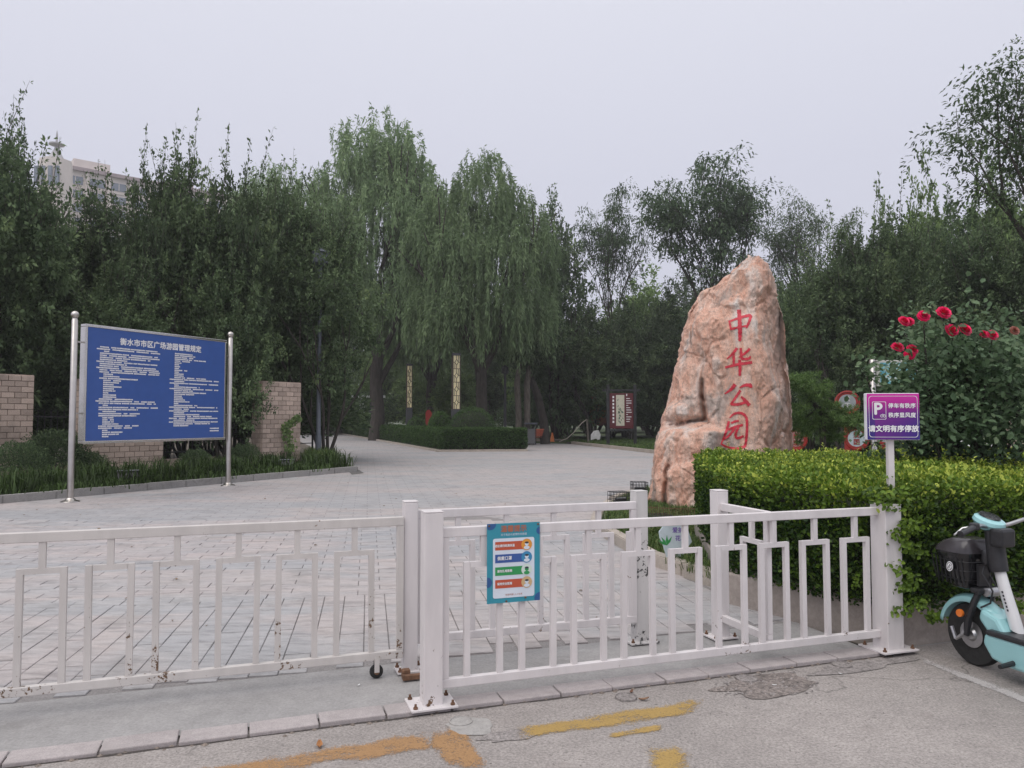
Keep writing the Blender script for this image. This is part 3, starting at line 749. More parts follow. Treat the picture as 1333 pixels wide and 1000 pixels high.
tmb = MB(); put_text(tmb, Mb, '衡水市市区广场游园管理规定', BW * .50, BH * .895, .155, .008, .005, spacing=1.06); tmb.build('heading', M_pwhite, face)
lines = MB()
def textline(x0, x1, y, h):
    x = x0
    while x < x1:
        L = min(x1 - x, rnd.choice([.1, .2, .35, .5, .3, .16])); g = x
        while g < x + L - .01:
            cw = h * rnd.uniform(.75, .95)
            rect(lines, Mb, g, y - h / 2 * rnd.uniform(.75, 1), g + cw, y + h / 2 * rnd.uniform(.75, 1), .008); g += cw + h * .14
        x = g + rnd.choice([.01, .015, .05])
ll = [.92, .95, .15, .93, .95, .80, .45, .93, .45, .9, .93, .95, .95, .25, .35, .62, .40, .35, .27, .38, .28, .3, .2, .32, .3, .55, .88, .90, .06, .93, .62, .3, .65, .6, .28, .28, .28, .35, .65, .55, .15, .4, .35, .1]
nl = len(ll)
for i, f in enumerate(ll):
    y = BH * (.835 - .80 * i / (nl - 1)); x0 = BW * (.055 if rnd.random() < .3 and f > .8 else (.075 if f > .4 else .10)); textline(x0, BW * (.045 + .455 * max(f, .2)), y, .030)
rl = [.45, .50, .45, .70, .4, .25, .20, .22, .2, .35, .2, .28, .28, .72, .97, .3, .97, .2, .6, .97, .5, .72, .5, .3, .28, .35, .4, .2, .55, .95, .4, .97, .3, .6, .85, .95, .5, .97, .8, .4]
for i, f in enumerate(rl):
    y = BH * (.835 - .71 * i / (len(rl) - 1)); x0 = BW * (.555 if f > .9 else .59); textline(x0, BW * (.54 + .42 * f), y, .030)
textline(BW * .88, BW * .955, BH * .095, .03); textline(BW * .88, BW * .955, BH * .07, .03)
lines.build('small_text', M_pwhite, face, kind='stuff')

# ============================================================ PARKING SIGN
sc0 = ST(3.335, -.01); sgn = empty('parking_sign', sc0, 'purple bicycle parking sign on a thin white pole above the golden hedge', 'sign')
sgY = 5.42
c_ = P(1161, 700, sgY); sgn.location = (c_.x, c_.y, 0); WM[sgn] = Matrix.Translation((c_.x, c_.y, 0))
MB().box((c_.x, c_.y, .83), (.042, .042, 1.46)).build('pole', M_white, sgn, bevel=.003)
a_, b_ = P(1128.5, 573, sgY - .04), P(1195, 573, sgY - .04)
sa = R(-6)
Ms = frame_mat(Vector((a_.x, a_.y, a_.z)), Vector((math.cos(sa), math.sin(sa), 0))); SW, SH = (b_ - a_).length, P(1128, 512, sgY - .04).z - a_.z
mid = Ms @ Vector((SW / 2, SH / 2, -.028))
sbx = MB().box(mid, (SW, .05, SH), sa).build('light_box', plain('white_plastic', (.72, .72, .75), .35), sgn, bevel=.006)
m, n, b = newmat('purple_gradient_print')
tcn = coords(n, 'Generated'); sp_ = n.nodes.new('ShaderNodeSeparateXYZ'); n.links.new(tcn, sp_.inputs[0])
vert = ramp(n, sp_.outputs['Z'], [(0, (.018, .02, .19)), (.3, (.04, .02, .20)), (.55, (.13, .015, .22)), (.8, (.45, .015, .28)), (1, (.62, .03, .36))])
side = ramp(n, sp_.outputs['X'], [(.0, (.045, .03, .19)), (.14, (.06, .03, .2)), (.16, (.26, .02, .25)), (.55, (.18, .015, .24)), (1, (.05, .02, .22))])
zt = ramp(n, sp_.outputs['Z'], [(.45, 0.0), (.85, 1.0)])
n.links.new(mixc(n, zt, mixc(n, .45, vert, side), vert), b.inputs['Base Color']); b.inputs['Roughness'].default_value = .25
f_ = MB(); rect(f_, Ms, .004, .004, SW - .004, SH - .004, .0015); fc_ = f_.build('sign_face', m, sgn)
tx = MB(); pts_ = rrect(.016, .020, SW - .016, SH - .020, .02); ringline(tx, Ms, pts_, .0028, .003)
pts_ = rrect(SW * .11, SH * .44, SW * .37, SH * .82, .008); ringline(tx, Ms, pts_, .003, .003); tx.build('border_lines', M_pwhite, fc_)
tx = MB(); put_text(tx, Ms, 'P', SW * .215, SH * .655, .115, .003, .0035); tx.build('letter', M_pwhite, fc_)
bk = MB()
for x in (.285, .335): ringline(bk, Ms, [(SW * x + .0105 * math.cos(2 * math.pi * i / 14), SH * .515 + .0105 * math.sin(2 * math.pi * i / 14)) for i in range(14)], .0025, .0032)
bk.tube([Ms @ Vector((SW * .285, SH * .515, .003)), Ms @ Vector((SW * .305, SH * .56, .003)), Ms @ Vector((SW * .335, SH * .515, .003))], .0013, 4)
bk.build('bicycle_symbol', M_pwhite, fc_)
tx = MB(); put_text(tx, Ms, '停车有秩序', SW * .665, SH * .725, .0365, .003, .0011, spacing=1.04); tx.build('upper_words', M_pwhite, fc_)
tx = MB(); put_text(tx, Ms, '秩序显风度', SW * .665, SH * .525, .0365, .003, .0011, spacing=1.04); tx.build('middle_words', M_pwhite, fc_)
tx = MB(); put_text(tx, Ms, '请文明有序停放', SW * .5, SH * .235, .0485, .003, .0018); tx.build('large_words', M_pwhite, fc_)

# ============================================================ ROCK
RC = Vector((3.78, 13.75, 0)); rr = Vector((.965, -.262, 0)).normalized(); rf = Vector((-.262, -.965, 0))   # right, towards the viewer
RS = 74.2                                              # photo columns per metre at the stone
rows = [(690, 845, 1036), (650, 842, 1034), (620, 846, 1033), (580, 852, 1032), (560, 858, 1031), (545, 859, 1030), (528, 864, 1029), (500, 867, 1028), (480, 869, 1026), (455, 875, 1024),
        (430, 881, 1021), (412, 889, 1018), (400, 892, 1016), (378, 905, 1012), (368, 926, 1010), (358, 946, 1007), (345, 958, 1003), (338, 968, 998), (333, 974, 992)]
zs = [P(937, r[0], 13.4).z for r in rows]; xl = [(r[1] + 7 * math.exp(-((r[0] - 430) / 75.) ** 2) + 2 - 939) / RS for r in rows]; xr = [(r[2] - 2 - 939) / RS for r in rows]
NR, NA = 280, 380
def lerp_(x, X, Y): return float(np.interp(x, X, Y))
vsr = np.zeros((NR + 1, NA, 3)); ztop = zs[-1]
def sm(a, b, x):
    t = min(1, max(0, (x - a) / (b - a))); return t * t * (3 - 2 * t)
for i in range(NR + 1):
    z = zs[0] + (ztop - zs[0]) * (i / NR)
    L, Rr = lerp_(z, zs, xl), lerp_(z, zs, xr); cx, a = (L + Rr) / 2, (Rr - L) / 2
    zz = (z - 0) / ztop
    dep = lerp_(zz, [0, .3, .7, .92, 1], [1.0, .92, .68, .42, .16])
    py = 545 - (z - 1.6) * FPX / 13.0
    for j in range(NA):
        t = 2 * math.pi * j / NA; c, s = math.cos(t), math.sin(t)
        x = cx + a * math.copysign(abs(c) ** .82, c); d = dep * math.copysign(abs(s) ** .62, s)   # d>0 towards viewer
        d += .10 * zz
        px = 939 + x * RS
        if d > 0:
            fr_ = sm(0, .5, abs(s) ** .8)
            # right flank turns away from the inscription face
            edge = 986 + 7 * math.sin(py / 26.) + (py - 430) * .02
            d -= fr_ * .55 * sm(edge, edge + 34, px) * sm(340, 420, py) - fr_ * .03 * sm(edge - 14, edge, px)
            # deep cleft between the left lobe and the slab
            gx = 917 + 2.2 * math.sin(py / 17.) + 1.6 * mnoise.noise(Vector((7, py / 7., 1))) - max(0, 480 - py) * .13
            gd = (.36 + .12 * mnoise.noise(Vector((0, py / 9., 4)))) * sm(468, 515, py) * (1 - sm(546, 554, py)) + .07 * (1 - sm(468, 500, py)) * sm(378, 395, py)
            d -= fr_ * gd * math.exp(-((px - gx) / (2.2 + 1.4 * sm(480, 540, py))) ** 2)
            leftm = 1 - sm(gx - 9, gx + 1, px)
            d -= fr_ * leftm * .12 * (1 - sm(548, 552, py))
            d -= fr_ * (.20 + .16 * mnoise.noise(Vector((px / 7., 2, 9)))) * math.exp(-((py - 549 + (px - 900) * .2 + 2.5 * mnoise.noise(Vector((px / 8., 5, 5)))) / 2.8) ** 2) * sm(866, 884, px) * (1 - sm(914, 921, px))
            d += fr_ * .17 * math.exp(-(((px - 882) / 24.) ** 4 + ((py - 535) / 12.) ** 4))
            d += fr_ * (1 - sm(gx + 4, gx + 30, px)) * .24 * sm(553, 563, py)
            lob = sm(598, 606, py + (px - 900) * .30) * (1 - sm(940, 985, px)) * sm(870, 877, px)
            d += fr_ * .15 * lob
            d -= fr_ * .20 * math.exp(-((px - 871 - .05 * (640 - py) - 3 * mnoise.noise(Vector((3, py / 10., 8)))) / 2.4) ** 2) * sm(596, 612, py)
            d -= fr_ * .10 * math.exp(-((px - 903 + (py - 420) * .05) / 2.4) ** 2) * sm(386, 396, py) * (1 - sm(440, 462, py))
            d += fr_ * .07 * sm(-3, 3, px - 932 - 8 * math.sin(py / 40.)) * sm(400, 420, py) * (1 - sm(585, 600, py))
            # diagonal step of the upper left shoulder and the shelf over the inscription
            d -= fr_ * .13 * (1 - sm(0, 16, py - (398 - (px - 905) * .33))) * sm(895, 915, px) * (1 - sm(965, 985, px))
            d += fr_ * .08 * sm(-4, 4, px - (957 - (py - 345) * .35)) * (1 - sm(395, 408, py)) * sm(340, 352, py)
        q = Vector((x * 1.1, d * 1.1, z * .8)); 
        n1 = mnoise.noise(q * .9); rg = 1 - abs(mnoise.noise(q * 2.1 + Vector((5, 3, 1)))) * 2; rg2 = 1 - abs(mnoise.noise(Vector((q.x * 5.5, q.y * 5.5, q.z * 3.2)))) * 2
        fn = mnoise.fractal(q * 7, .55, 2.1, 6)
        face = sm(940, 950, px) * (1 - sm(975, 990, px)) * sm(395, 405, py) * (1 - sm(590, 600, py)) if d > 0 else 0
        amp = (.07 * n1 + .03 * (rg ** 3 - .3) + .016 * (rg2 ** 3) + .026 * fn) * (1 - .72 * face)
        # chunky facets with crisp creases
        wq = Vector((x + n1 * .35, d, z * .72 + n1 * .2))
        v1 = mnoise.voronoi(wq * 1.25 + Vector((3.1, .7, 1.9)))[0]; v2 = mnoise.voronoi(wq * 3.1 + Vector((.3, 2.2, 5)))[0]; v3 = mnoise.voronoi(Vector((x * 7.5 + fn, d * 7.5, z * 4.5)))[0]
        amp += (.16 * (.42 - v1[0]) + .075 * (.4 - v2[0]) + .03 * (.4 - v3[0])) * (1 - .78 * face) - .03 * (1 - sm(0, .05, v1[1] - v1[0])) * (1 - face)
        nrm = Vector((c * .75, s, .0)); nrm.normalize()
        x += nrm.x * amp * .8; d += nrm.y * amp
        tp = sm(.965, 1, i / NR)
        p = RC + rr * (cx + (x - cx) * (1 - .12 * tp)) + rf * (d * (1 - .35 * tp) + .0)
        vsr[i, j] = (p.x, p.y, z + (.05 * fn + .04 * n1) * sm(.8, 1, i / NR))
vflat = vsr.reshape(-1, 3)
fcs = [(i * NA + j, (i + 1) * NA + j, (i + 1) * NA + (j + 1) % NA, i * NA + (j + 1) % NA) for i in range(NR) for j in range(NA)]
vflat = np.vstack([vflat, vsr[-1].mean(0) + np.array([0, 0, .02])]); top = len(vflat) - 1
m, n, b = newmat('pink_marble_rock')
v = coords(n, geo=True); vst = coords(n, geo=True, scale=(1.7, 1.7, .32), rot=(0, .18, 0))
wv = noise(n, vst, .85, 6, .6, .9)
c = ramp(n, wv, [(.33, (.82, .71, .65)), (.43, (.86, .58, .46)), (.5, (.84, .48, .35)), (.57, (.85, .60, .49)), (.66, (.86, .77, .71))])
c = mixc(n, ramp(n, noise(n, coords(n, geo=True, scale=(1, 1, .5), rot=(0, .5, .2)), 1.35, 8, .66, .8), [(.55, 0.0), (.62, .75)]), c, (.42, .365, .33))
vein = noise(n, coords(n, geo=True, scale=(1.6, 1.6, .5), rot=(0, .12, 0)), 3.2, 9, .7, 1.8)
c = mixc(n, ramp(n, vein, [(.485, 0.0), (.498, .5), (.502, .5), (.515, 0.0)]), c, (.17, .125, .11))
c = mixc(n, ramp(n, noise(n, v, 5, 8, .7, .6), [(.58, 0.0), (.68, .6)]), c, (.70, .60, .55))
c = mixc(n, .75, c, ramp(n, noise(n, v, 26, 6, .7), [(.3, .72), (.7, 1.18)]), 'MULTIPLY')
fc2 = noise(n, coords(n, geo=True, scale=(1.8, 1.8, .6), rot=(0, .3, 0)), 2.1, 10, .74, 2.6)
c = mixc(n, ramp(n, fc2, [(.492, 0.0), (.5, .7), (.502, .7), (.510, 0.0)]), c, (.10, .07, .06))
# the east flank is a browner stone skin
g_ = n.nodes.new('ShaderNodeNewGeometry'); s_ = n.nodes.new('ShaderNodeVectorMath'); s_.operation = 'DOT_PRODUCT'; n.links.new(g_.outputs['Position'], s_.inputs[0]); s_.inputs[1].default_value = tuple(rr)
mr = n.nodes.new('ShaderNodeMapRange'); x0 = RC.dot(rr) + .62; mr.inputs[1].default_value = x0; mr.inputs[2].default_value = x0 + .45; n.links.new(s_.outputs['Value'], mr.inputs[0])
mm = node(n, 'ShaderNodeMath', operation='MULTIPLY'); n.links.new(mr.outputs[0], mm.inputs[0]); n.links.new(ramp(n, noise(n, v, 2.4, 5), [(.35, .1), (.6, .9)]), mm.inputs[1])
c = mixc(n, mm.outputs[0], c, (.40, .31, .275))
n.links.new(c, b.inputs['Base Color']); b.inputs['Roughness'].default_value = .72
bump(n, b, noise(n, coords(n, geo=True, scale=(1, 1, .7)), 16, 10, .78, .4), 1.0, .05)
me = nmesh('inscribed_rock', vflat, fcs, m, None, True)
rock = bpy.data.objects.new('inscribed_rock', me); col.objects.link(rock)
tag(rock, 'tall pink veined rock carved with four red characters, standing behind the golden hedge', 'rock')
bvh = BVHTree.FromPolygons([tuple(x) for x in vflat], fcs)
Mcarve = plain('carved_red', (.50, .014, .035), .5, 0, .25, 18, .3)
def carve(strokes, label):
    mb = MB()
    for st_ in strokes:
        pts = [Vector((900 + x / 4.17, 360 + y / 4.17)) for x, y, _ in st_]; wd = [w_ * 1.6 / 4.17 for _, _, w_ in st_]
        # Catmull-Rom resample
        P_, W_ = [], []
        for k in range(len(pts) - 1):
            p0, p1, p2, p3 = pts[max(k - 1, 0)], pts[k], pts[k + 1], pts[min(k + 2, len(pts) - 1)]
            nn = max(4, int((p2 - p1).length / 1.1))
            for q in range(nn):
                t = q / nn
                P_.append(.5 * ((2 * p1) + (-p0 + p2) * t + (2 * p0 - 5 * p1 + 4 * p2 - p3) * t * t + (-p0 + 3 * p1 - 3 * p2 + p3) * t ** 3)); W_.append(wd[k] * (1 - t) + wd[k + 1] * t)
        P_.append(pts[-1]); W_.append(wd[-1])
        vs_, ok = [], True
        for k, p in enumerate(P_):
            d = P_[min(k + 1, len(P_) - 1)] - P_[max(k - 1, 0)]; d = d.normalized() if d.length else Vector((1, 0)); nn = Vector((-d.y, d.x))
            for o_ in (-1, -.4, .4, 1):
                q = p + nn * o_ * W_[k] * .5 * (1 + .12 * math.sin(k * 1.7))
                dr = (P(q.x, q.y, 10) - Vector((0, 0, CAM_H))).normalized()
                h = bvh.ray_cast(Vector((0, 0, CAM_H)), dr)[0]
                vs_.append((h - dr * .009) if h else None)
        if any(x is None for x in vs_): continue
        mb.add(vs_, [(k * 4 + j, k * 4 + j + 1, k * 4 + j + 5, k * 4 + j + 4) for k in range(len(P_) - 1) for j in range(3)])
    return mb.build('carved_character', Mcarve, rock, label=label)
WM[rock] = Matrix.Identity(4)
carve([[(206, 238, 7), (210, 262, 8), (216, 292, 6)], [(204, 246, 5), (250, 228, 8), (312, 212, 11), (325, 222, 9)], [(322, 218, 10), (312, 250, 9), (298, 280, 7)], [(214, 286, 7), (255, 276, 7), (300, 268, 6)],
       [(258, 180, 13), (262, 240, 13), (264, 300, 14), (263, 352, 9)]], 'topmost red brush character on the rock, a box cut by one long vertical')
carve([[(248, 388, 10), (222, 422, 8), (192, 448, 3)], [(228, 418, 9), (230, 450, 9), (229, 476, 7)], [(268, 388, 8), (270, 420, 10), (276, 446, 9), (312, 446, 9), (320, 432, 5)], [(318, 392, 9), (290, 418, 8), (258, 440, 4)],
       [(184, 494, 7), (250, 478, 10), (330, 466, 10)], [(262, 452, 10), (264, 500, 11), (262, 540, 8)]], 'second red brush character on the rock')
carve([[(238, 586, 13), (214, 614, 10), (180, 638, 3)], [(262, 604, 4), (292, 590, 10), (320, 592, 14), (322, 604, 8)], [(266, 618, 9), (240, 658, 9), (212, 696, 6)], [(214, 694, 8), (256, 694, 10), (300, 680, 8)],
       [(270, 652, 6), (292, 674, 12), (316, 700, 12)]], 'third red brush character on the rock')
carve([[(204, 786, 9), (186, 850, 8), (160, 912, 4)], [(208, 768, 4), (232, 746, 8), (270, 742, 9), (298, 766, 9), (302, 820, 9), (298, 880, 9), (292, 924, 8)], [(160, 908, 4), (196, 926, 7), (248, 934, 9), (292, 922, 9)],
       [(216, 796, 7), (240, 786, 8), (258, 784, 6)], [(200, 832, 7), (240, 816, 9), (280, 806, 8)], [(236, 824, 9), (206, 862, 8), (170, 890, 4)], [(256, 818, 8), (240, 856, 8), (250, 878, 9), (284, 866, 7)]], 'lowest red brush character on the rock')

# ============================================================ HEDGES AND FOLIAGE MASSES
def hedge_leaves(poly, z0, z1, n_side, n_top, lsz, name, mat, tipmode, jitter=.09, near=True, top_open=None):
    """leaf shell over a clipped hedge: poly is the footprint (counter-clockwise)"""
    P0 = []; N0 = []
    pl = [np.array([p[0], p[1]]) for p in poly]; L = [np.linalg.norm(pl[(i + 1) % len(pl)] - pl[i]) for i in range(len(pl))]
    tot = sum(L); ar = sum(pl[i][0] * pl[(i + 1) % len(pl)][1] - pl[(i + 1) % len(pl)][0] * pl[i][1] for i in range(len(pl)))
    sg = 1 if ar > 0 else -1
    for i in range(len(pl)):
        a, b_ = pl[i], pl[(i + 1) % len(pl)]; d = (b_ - a) / L[i]; nn = np.array([d[1], -d[0]]) * sg
        k = int(n_side * L[i] / tot); u = rng.random(k)[:, None]; z = z0 + (z1 - z0) * rng.random(k) ** .85
        q = a + (b_ - a) * u
        P0.append(np.column_stack([q, z])); N0.append(np.tile([nn[0], nn[1], .25], (k, 1)))
    mn, mxx = np.min(pl, 0), np.max(pl, 0); c = 0; Q = []
    while c < n_top:
        q = mn + (mxx - mn) * rng.random((n_top, 2)); ins = np.zeros(len(q), bool)
        for i in range(len(pl)):
            a, b_ = pl[i], pl[(i + 1) % len(pl)]
            cond = ((a[1] > q[:, 1]) != (b_[1] > q[:, 1])); xx = (b_[0] - a[0]) * (q[:, 1] - a[1]) / (b_[1] - a[1] + 1e-12) + a[0]; ins ^= cond & (q[:, 0] < xx)
        Q.append(q[ins]); c += ins.sum()
    q = np.vstack(Q)[:n_top]; P0.append(np.column_stack([q, np.full(len(q), z1)])); N0.append(np.tile([0, 0, 1.], (len(q), 1)))
    Pp = np.vstack(P0); Nn = unit(np.vstack(N0))
    # lumpy surface: shoots gathered in sprigs
    f1 = np.sin(Pp[:, 0] * 5.1 + Pp[:, 2] * 4) * np.sin(Pp[:, 1] * 4.3 + 1) * .5 + np.sin(Pp[:, 0] * 11.7 + Pp[:, 1] * 9.1 + Pp[:, 2] * 7) * .35 + np.sin(Pp[:, 0] * 2.1 - Pp[:, 1] * 1.7) * .4
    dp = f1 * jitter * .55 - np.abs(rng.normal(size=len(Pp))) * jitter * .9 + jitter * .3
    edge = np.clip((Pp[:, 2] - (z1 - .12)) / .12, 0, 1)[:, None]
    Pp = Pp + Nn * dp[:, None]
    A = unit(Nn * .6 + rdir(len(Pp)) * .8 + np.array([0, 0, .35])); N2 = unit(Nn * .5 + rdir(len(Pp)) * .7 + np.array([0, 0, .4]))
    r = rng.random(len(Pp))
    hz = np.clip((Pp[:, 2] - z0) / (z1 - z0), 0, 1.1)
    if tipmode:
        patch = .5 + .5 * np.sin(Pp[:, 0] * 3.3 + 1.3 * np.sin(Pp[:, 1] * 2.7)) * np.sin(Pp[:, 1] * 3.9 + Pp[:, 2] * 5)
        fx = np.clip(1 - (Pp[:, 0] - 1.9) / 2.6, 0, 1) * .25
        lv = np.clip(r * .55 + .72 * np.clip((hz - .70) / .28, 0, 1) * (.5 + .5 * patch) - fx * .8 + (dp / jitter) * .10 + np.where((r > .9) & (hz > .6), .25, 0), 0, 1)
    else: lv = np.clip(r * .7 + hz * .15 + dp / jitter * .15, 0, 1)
    sz = lsz * (.65 + .7 * rng.random(len(Pp)))
    v_, f_, l_ = leaves(Pp, A, N2, sz, sz * .62, lv, near)
    return nmesh(name, v_, f_, mat, l_)
HP = [ST(3.30, -.02), ST(9.2, -.02), ST(9.2, 4.3), ST(4.52, 4.35), ST(3.72, 2.9), ST(3.0, 1.5), ST(3.1, .35)]
HP = [(p.x, p.y) for p in HP]
gh = empty('golden_hedge', ST(5.5, 2), 'clipped golden green hedge spilling over the planter wall behind the scooter', 'hedge')
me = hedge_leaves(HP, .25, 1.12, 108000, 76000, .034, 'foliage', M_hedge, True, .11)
def attach(me, name, parent, **kw):
    o = bpy.data.objects.new(name, me); col.objects.link(o); o.parent = parent; o.matrix_parent_inverse = WM[parent].inverted()
    for k, v in kw.items(): o[k] = v
    return o
attach(me, 'foliage', gh, kind='stuff')
core = MB(); cxy = Vector((sum(p[0] for p in HP) / 7, sum(p[1] for p in HP) / 7))
core.prism([tuple(Vector(p) + (cxy - Vector(p)).normalized() * .22) for p in HP], .27, .93)
attach(core.mesh('twigs', plain('hedge_core', (.018, .022, .012), .95, 0, .4, 12, 0)), 'twigs', gh)
# shoots standing above the clipped top, and leaves trailing over wall and post
sp, sa_, sn, sl, ss = [], [], [], [], []
for i in range(420):
    for _ in range(30):
        q = Vector((rnd.uniform(1.5, 7), rnd.uniform(5.2, 11)));
        s = (Vector((q.x, q.y, 0)) - O).dot(U); t = (Vector((q.x, q.y, 0)) - O).dot(V)
        if .1 < t < 4.3 and s > 3.05 + max(0, t - 1.5) * .53: break
    hgt = rnd.uniform(.04, .16) * (1.5 if rnd.random() < .1 else 1); lean = Vector((rnd.uniform(-.2, .2), rnd.uniform(-.2, .2), 1))
    k = int(6 + hgt * 60)
    for j in range(k):
        f = j / k; sp.append((q.x + lean.x * hgt * f, q.y + lean.y * hgt * f, 1.08 + hgt * f)); a = j * 2.4; sa_.append((math.cos(a), math.sin(a), .6)); sn.append((0, 0, 1)); sl.append(min(1, .55 + .45 * f + rnd.uniform(-.25, .1))); ss.append(rnd.uniform(.022, .036))
for i in range(26):                                    # trailing sprays
    s = rnd.choice([3.2, 3.3, 3.35, 3.5, 3.9, 4.1, 4.3, 3.15]) + rnd.uniform(-.08, .08); t0 = -.07 if s > 3.22 else .2; z = rnd.uniform(.3, 1.0) if s < 3.45 else .27; L = rnd.uniform(.05, .13)
    for j in range(30):
        p = ST(s + rnd.gauss(0, .04), t0 - rnd.uniform(.0, .06), z - L * rnd.random()); sp.append(tuple(p)); sa_.append((rnd.uniform(-1, 1), rnd.uniform(-1, 0), rnd.uniform(-1, .6))); sn.append((-.3, -1, .3)); sl.append(rnd.uniform(.2, .8)); ss.append(rnd.uniform(.025, .045))
for i in range(220):                                   # over the wide post's shoulders and under the side leaves
    p = ST(3.225 + rnd.uniform(-.12, .14), -.01 + rnd.uniform(-.1, .08), 1.0 + rnd.uniform(-.04, .12)); sp.append(tuple(p)); sa_.append((rnd.uniform(-1, 1), rnd.uniform(-1, .2), rnd.uniform(-.8, .6))); sn.append((-.2, -.6, .7)); sl.append(rnd.uniform(.1, .9)); ss.append(rnd.uniform(.03, .048))
v_, f_, l_ = leaves(np.array(sp), np.array(sa_), np.array(sn) + rng.normal(size=(len(sn), 3)) * .3, np.array(ss), np.array(ss) * .6, np.array(sl), True)
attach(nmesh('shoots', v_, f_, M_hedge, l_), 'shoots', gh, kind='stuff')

ch = empty('box_hedge', HB[0].to_3d(), 'long low clipped dark hedge edging the centre bed, its corner facing the gate', 'hedge')
wv_ = .95
def strip(a, b_, wdt):
    d = (b_ - a).normalized(); nn = Vector((-d.y, d.x)) * wdt; return [tuple(a), tuple(b_), tuple(b_ + nn), tuple(a + nn)]
for a, b_, ns, nt_, ls in ((HB[0], HB[1], 15000, 7000, .085), (HB[0] + VL * 11 , HB[0], 20000, 9000, .085), (HB[0] + VL * 52, HB[0] + VL * 11, 20000, 6000, .12)):
    wdt = wv_ if a is HB[0] else wv_
    pl = strip(a, b_, wdt)
    attach(hedge_leaves(pl, .12, 1.08, ns, nt_, ls, 'foliage', M_box, False, .07, False), 'foliage', ch, kind='stuff')
    c0 = (Vector(pl[0]) + Vector(pl[2])) / 2; mb = MB(); d = (b_ - a)
    mb.box((c0.x, c0.y, .55), (d.length - .1, wdt - .14, .96), math.atan2(d.y, d.x)); attach(mb.mesh('twigs', MATS['hedge_core']), 'twigs', ch)
def dome(name, c, r, h, n, lsz, mat, label, group, cat='shrub', zb=.1):
    root = empty(name, c, label, cat, group)
    d = rdir(n); d[:, 2] = np.abs(d[:, 2]) * 1.1 - .25; d = unit(d)
    rad = 1 - np.abs(rng.normal(size=n)) * .06 + .02 * np.sin(d[:, 0] * 9) * np.sin(d[:, 1] * 8 + d[:, 2] * 7)
    Pp = d * rad[:, None] * np.array([r, r, h * .62]) + np.array([0, 0, h * .38]); Pp = Pp[Pp[:, 2] > 0.02]; d = d[:len(Pp)]
    dd = unit(Pp - np.array([0, 0, h * .3]))
    A = unit(dd + rdir(len(Pp)) * .8); N2 = unit(dd + rdir(len(Pp)) * .6)
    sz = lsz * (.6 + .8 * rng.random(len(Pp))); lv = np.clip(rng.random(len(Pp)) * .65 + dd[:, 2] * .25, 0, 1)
    v_, f_, l_ = leaves(Pp, A, N2, sz, sz * .6, lv)
    o = bpy.data.objects.new('foliage', nmesh('foliage', v_, f_, mat, l_)); col.objects.link(o); o.parent = root; o['kind'] = 'stuff'
    mb = MB().ball((0, 0, h * .36), r * .88, 10, (h * .55) / (r * .88)); mb.build('core', MATS['hedge_core'], root, local=True)
    root.location.z = zb; return root
for px, Y, pr, ptop, lab in ((615, 40.5, 31, 530, 'large clipped dome shrub in front of the nearest lantern column'), (573, 42, 17, 536, 'smaller clipped dome shrub touching the large one on its left'),
                          (542, 47, 14, 543, 'low rounded shrub left of the second lantern column foot'), (484, 64, 12, 540, 'dark round shrub under the shaded lantern column'),
                          (466, 71, 12, 540, 'round shrub left of the shaded column, above the avenue hedge'), (452, 79, 11, 537, 'round green shrub farther down the avenue hedge'), (436, 90, 12, 536, 'farthest round shrub beside the grey lamp pole')):
    c = P(px, 545, Y); r = pr * Y / FPX; h = topz(ptop, Y) - .1
    dome('dome_shrub', (c.x, c.y, .1), r, h, int(5200 if Y < 45 else 2600), .07 * Y / 40, M_box, lab, 'clipped dome shrubs in the centre bed')

# ---------------------------------------------------------- tree builders (each prototype is built once, copies share its meshes)
def limb(mb, p, d, L, r, depth, out, spread=.5, up=.25, n=6):
    pts = [Vector(p)]; d = Vector(d).normalized()
    for i in range(5):
        d = (d + Vector((rnd.uniform(-1, 1), rnd.uniform(-1, 1), rnd.uniform(-.4, 1) * up)) * .16).normalized(); pts.append(pts[-1] + d * L / 5)
    mb.tube(pts, [r * (1 - .45 * i / 5) for i in range(6)], n, False)
    out.append((pts[-1], d, depth)); out.append((pts[3], d, depth))
    if depth > 0:
        for k in range(rnd.choice([2, 3])):
            a = rnd.uniform(0, 2 * math.pi); q = Vector((math.cos(a), math.sin(a), rnd.uniform(0, .7)))
            limb(mb, pts[-1] if k < 2 else pts[3], d + q * spread, L * rnd.uniform(.6, .8), r * .55, depth - 1, out, spread, up, max(4, n - 1))
def crown_noise(P_, f, seed):
    return np.sin(P_[:, 0] * f + seed) * np.sin(P_[:, 1] * f * 1.13 + seed * 2) * np.sin(P_[:, 2] * f * .9 + seed * 3) + .5 * np.sin(P_[:, 0] * f * 2.3 + P_[:, 2] * f * 1.9 + seed)
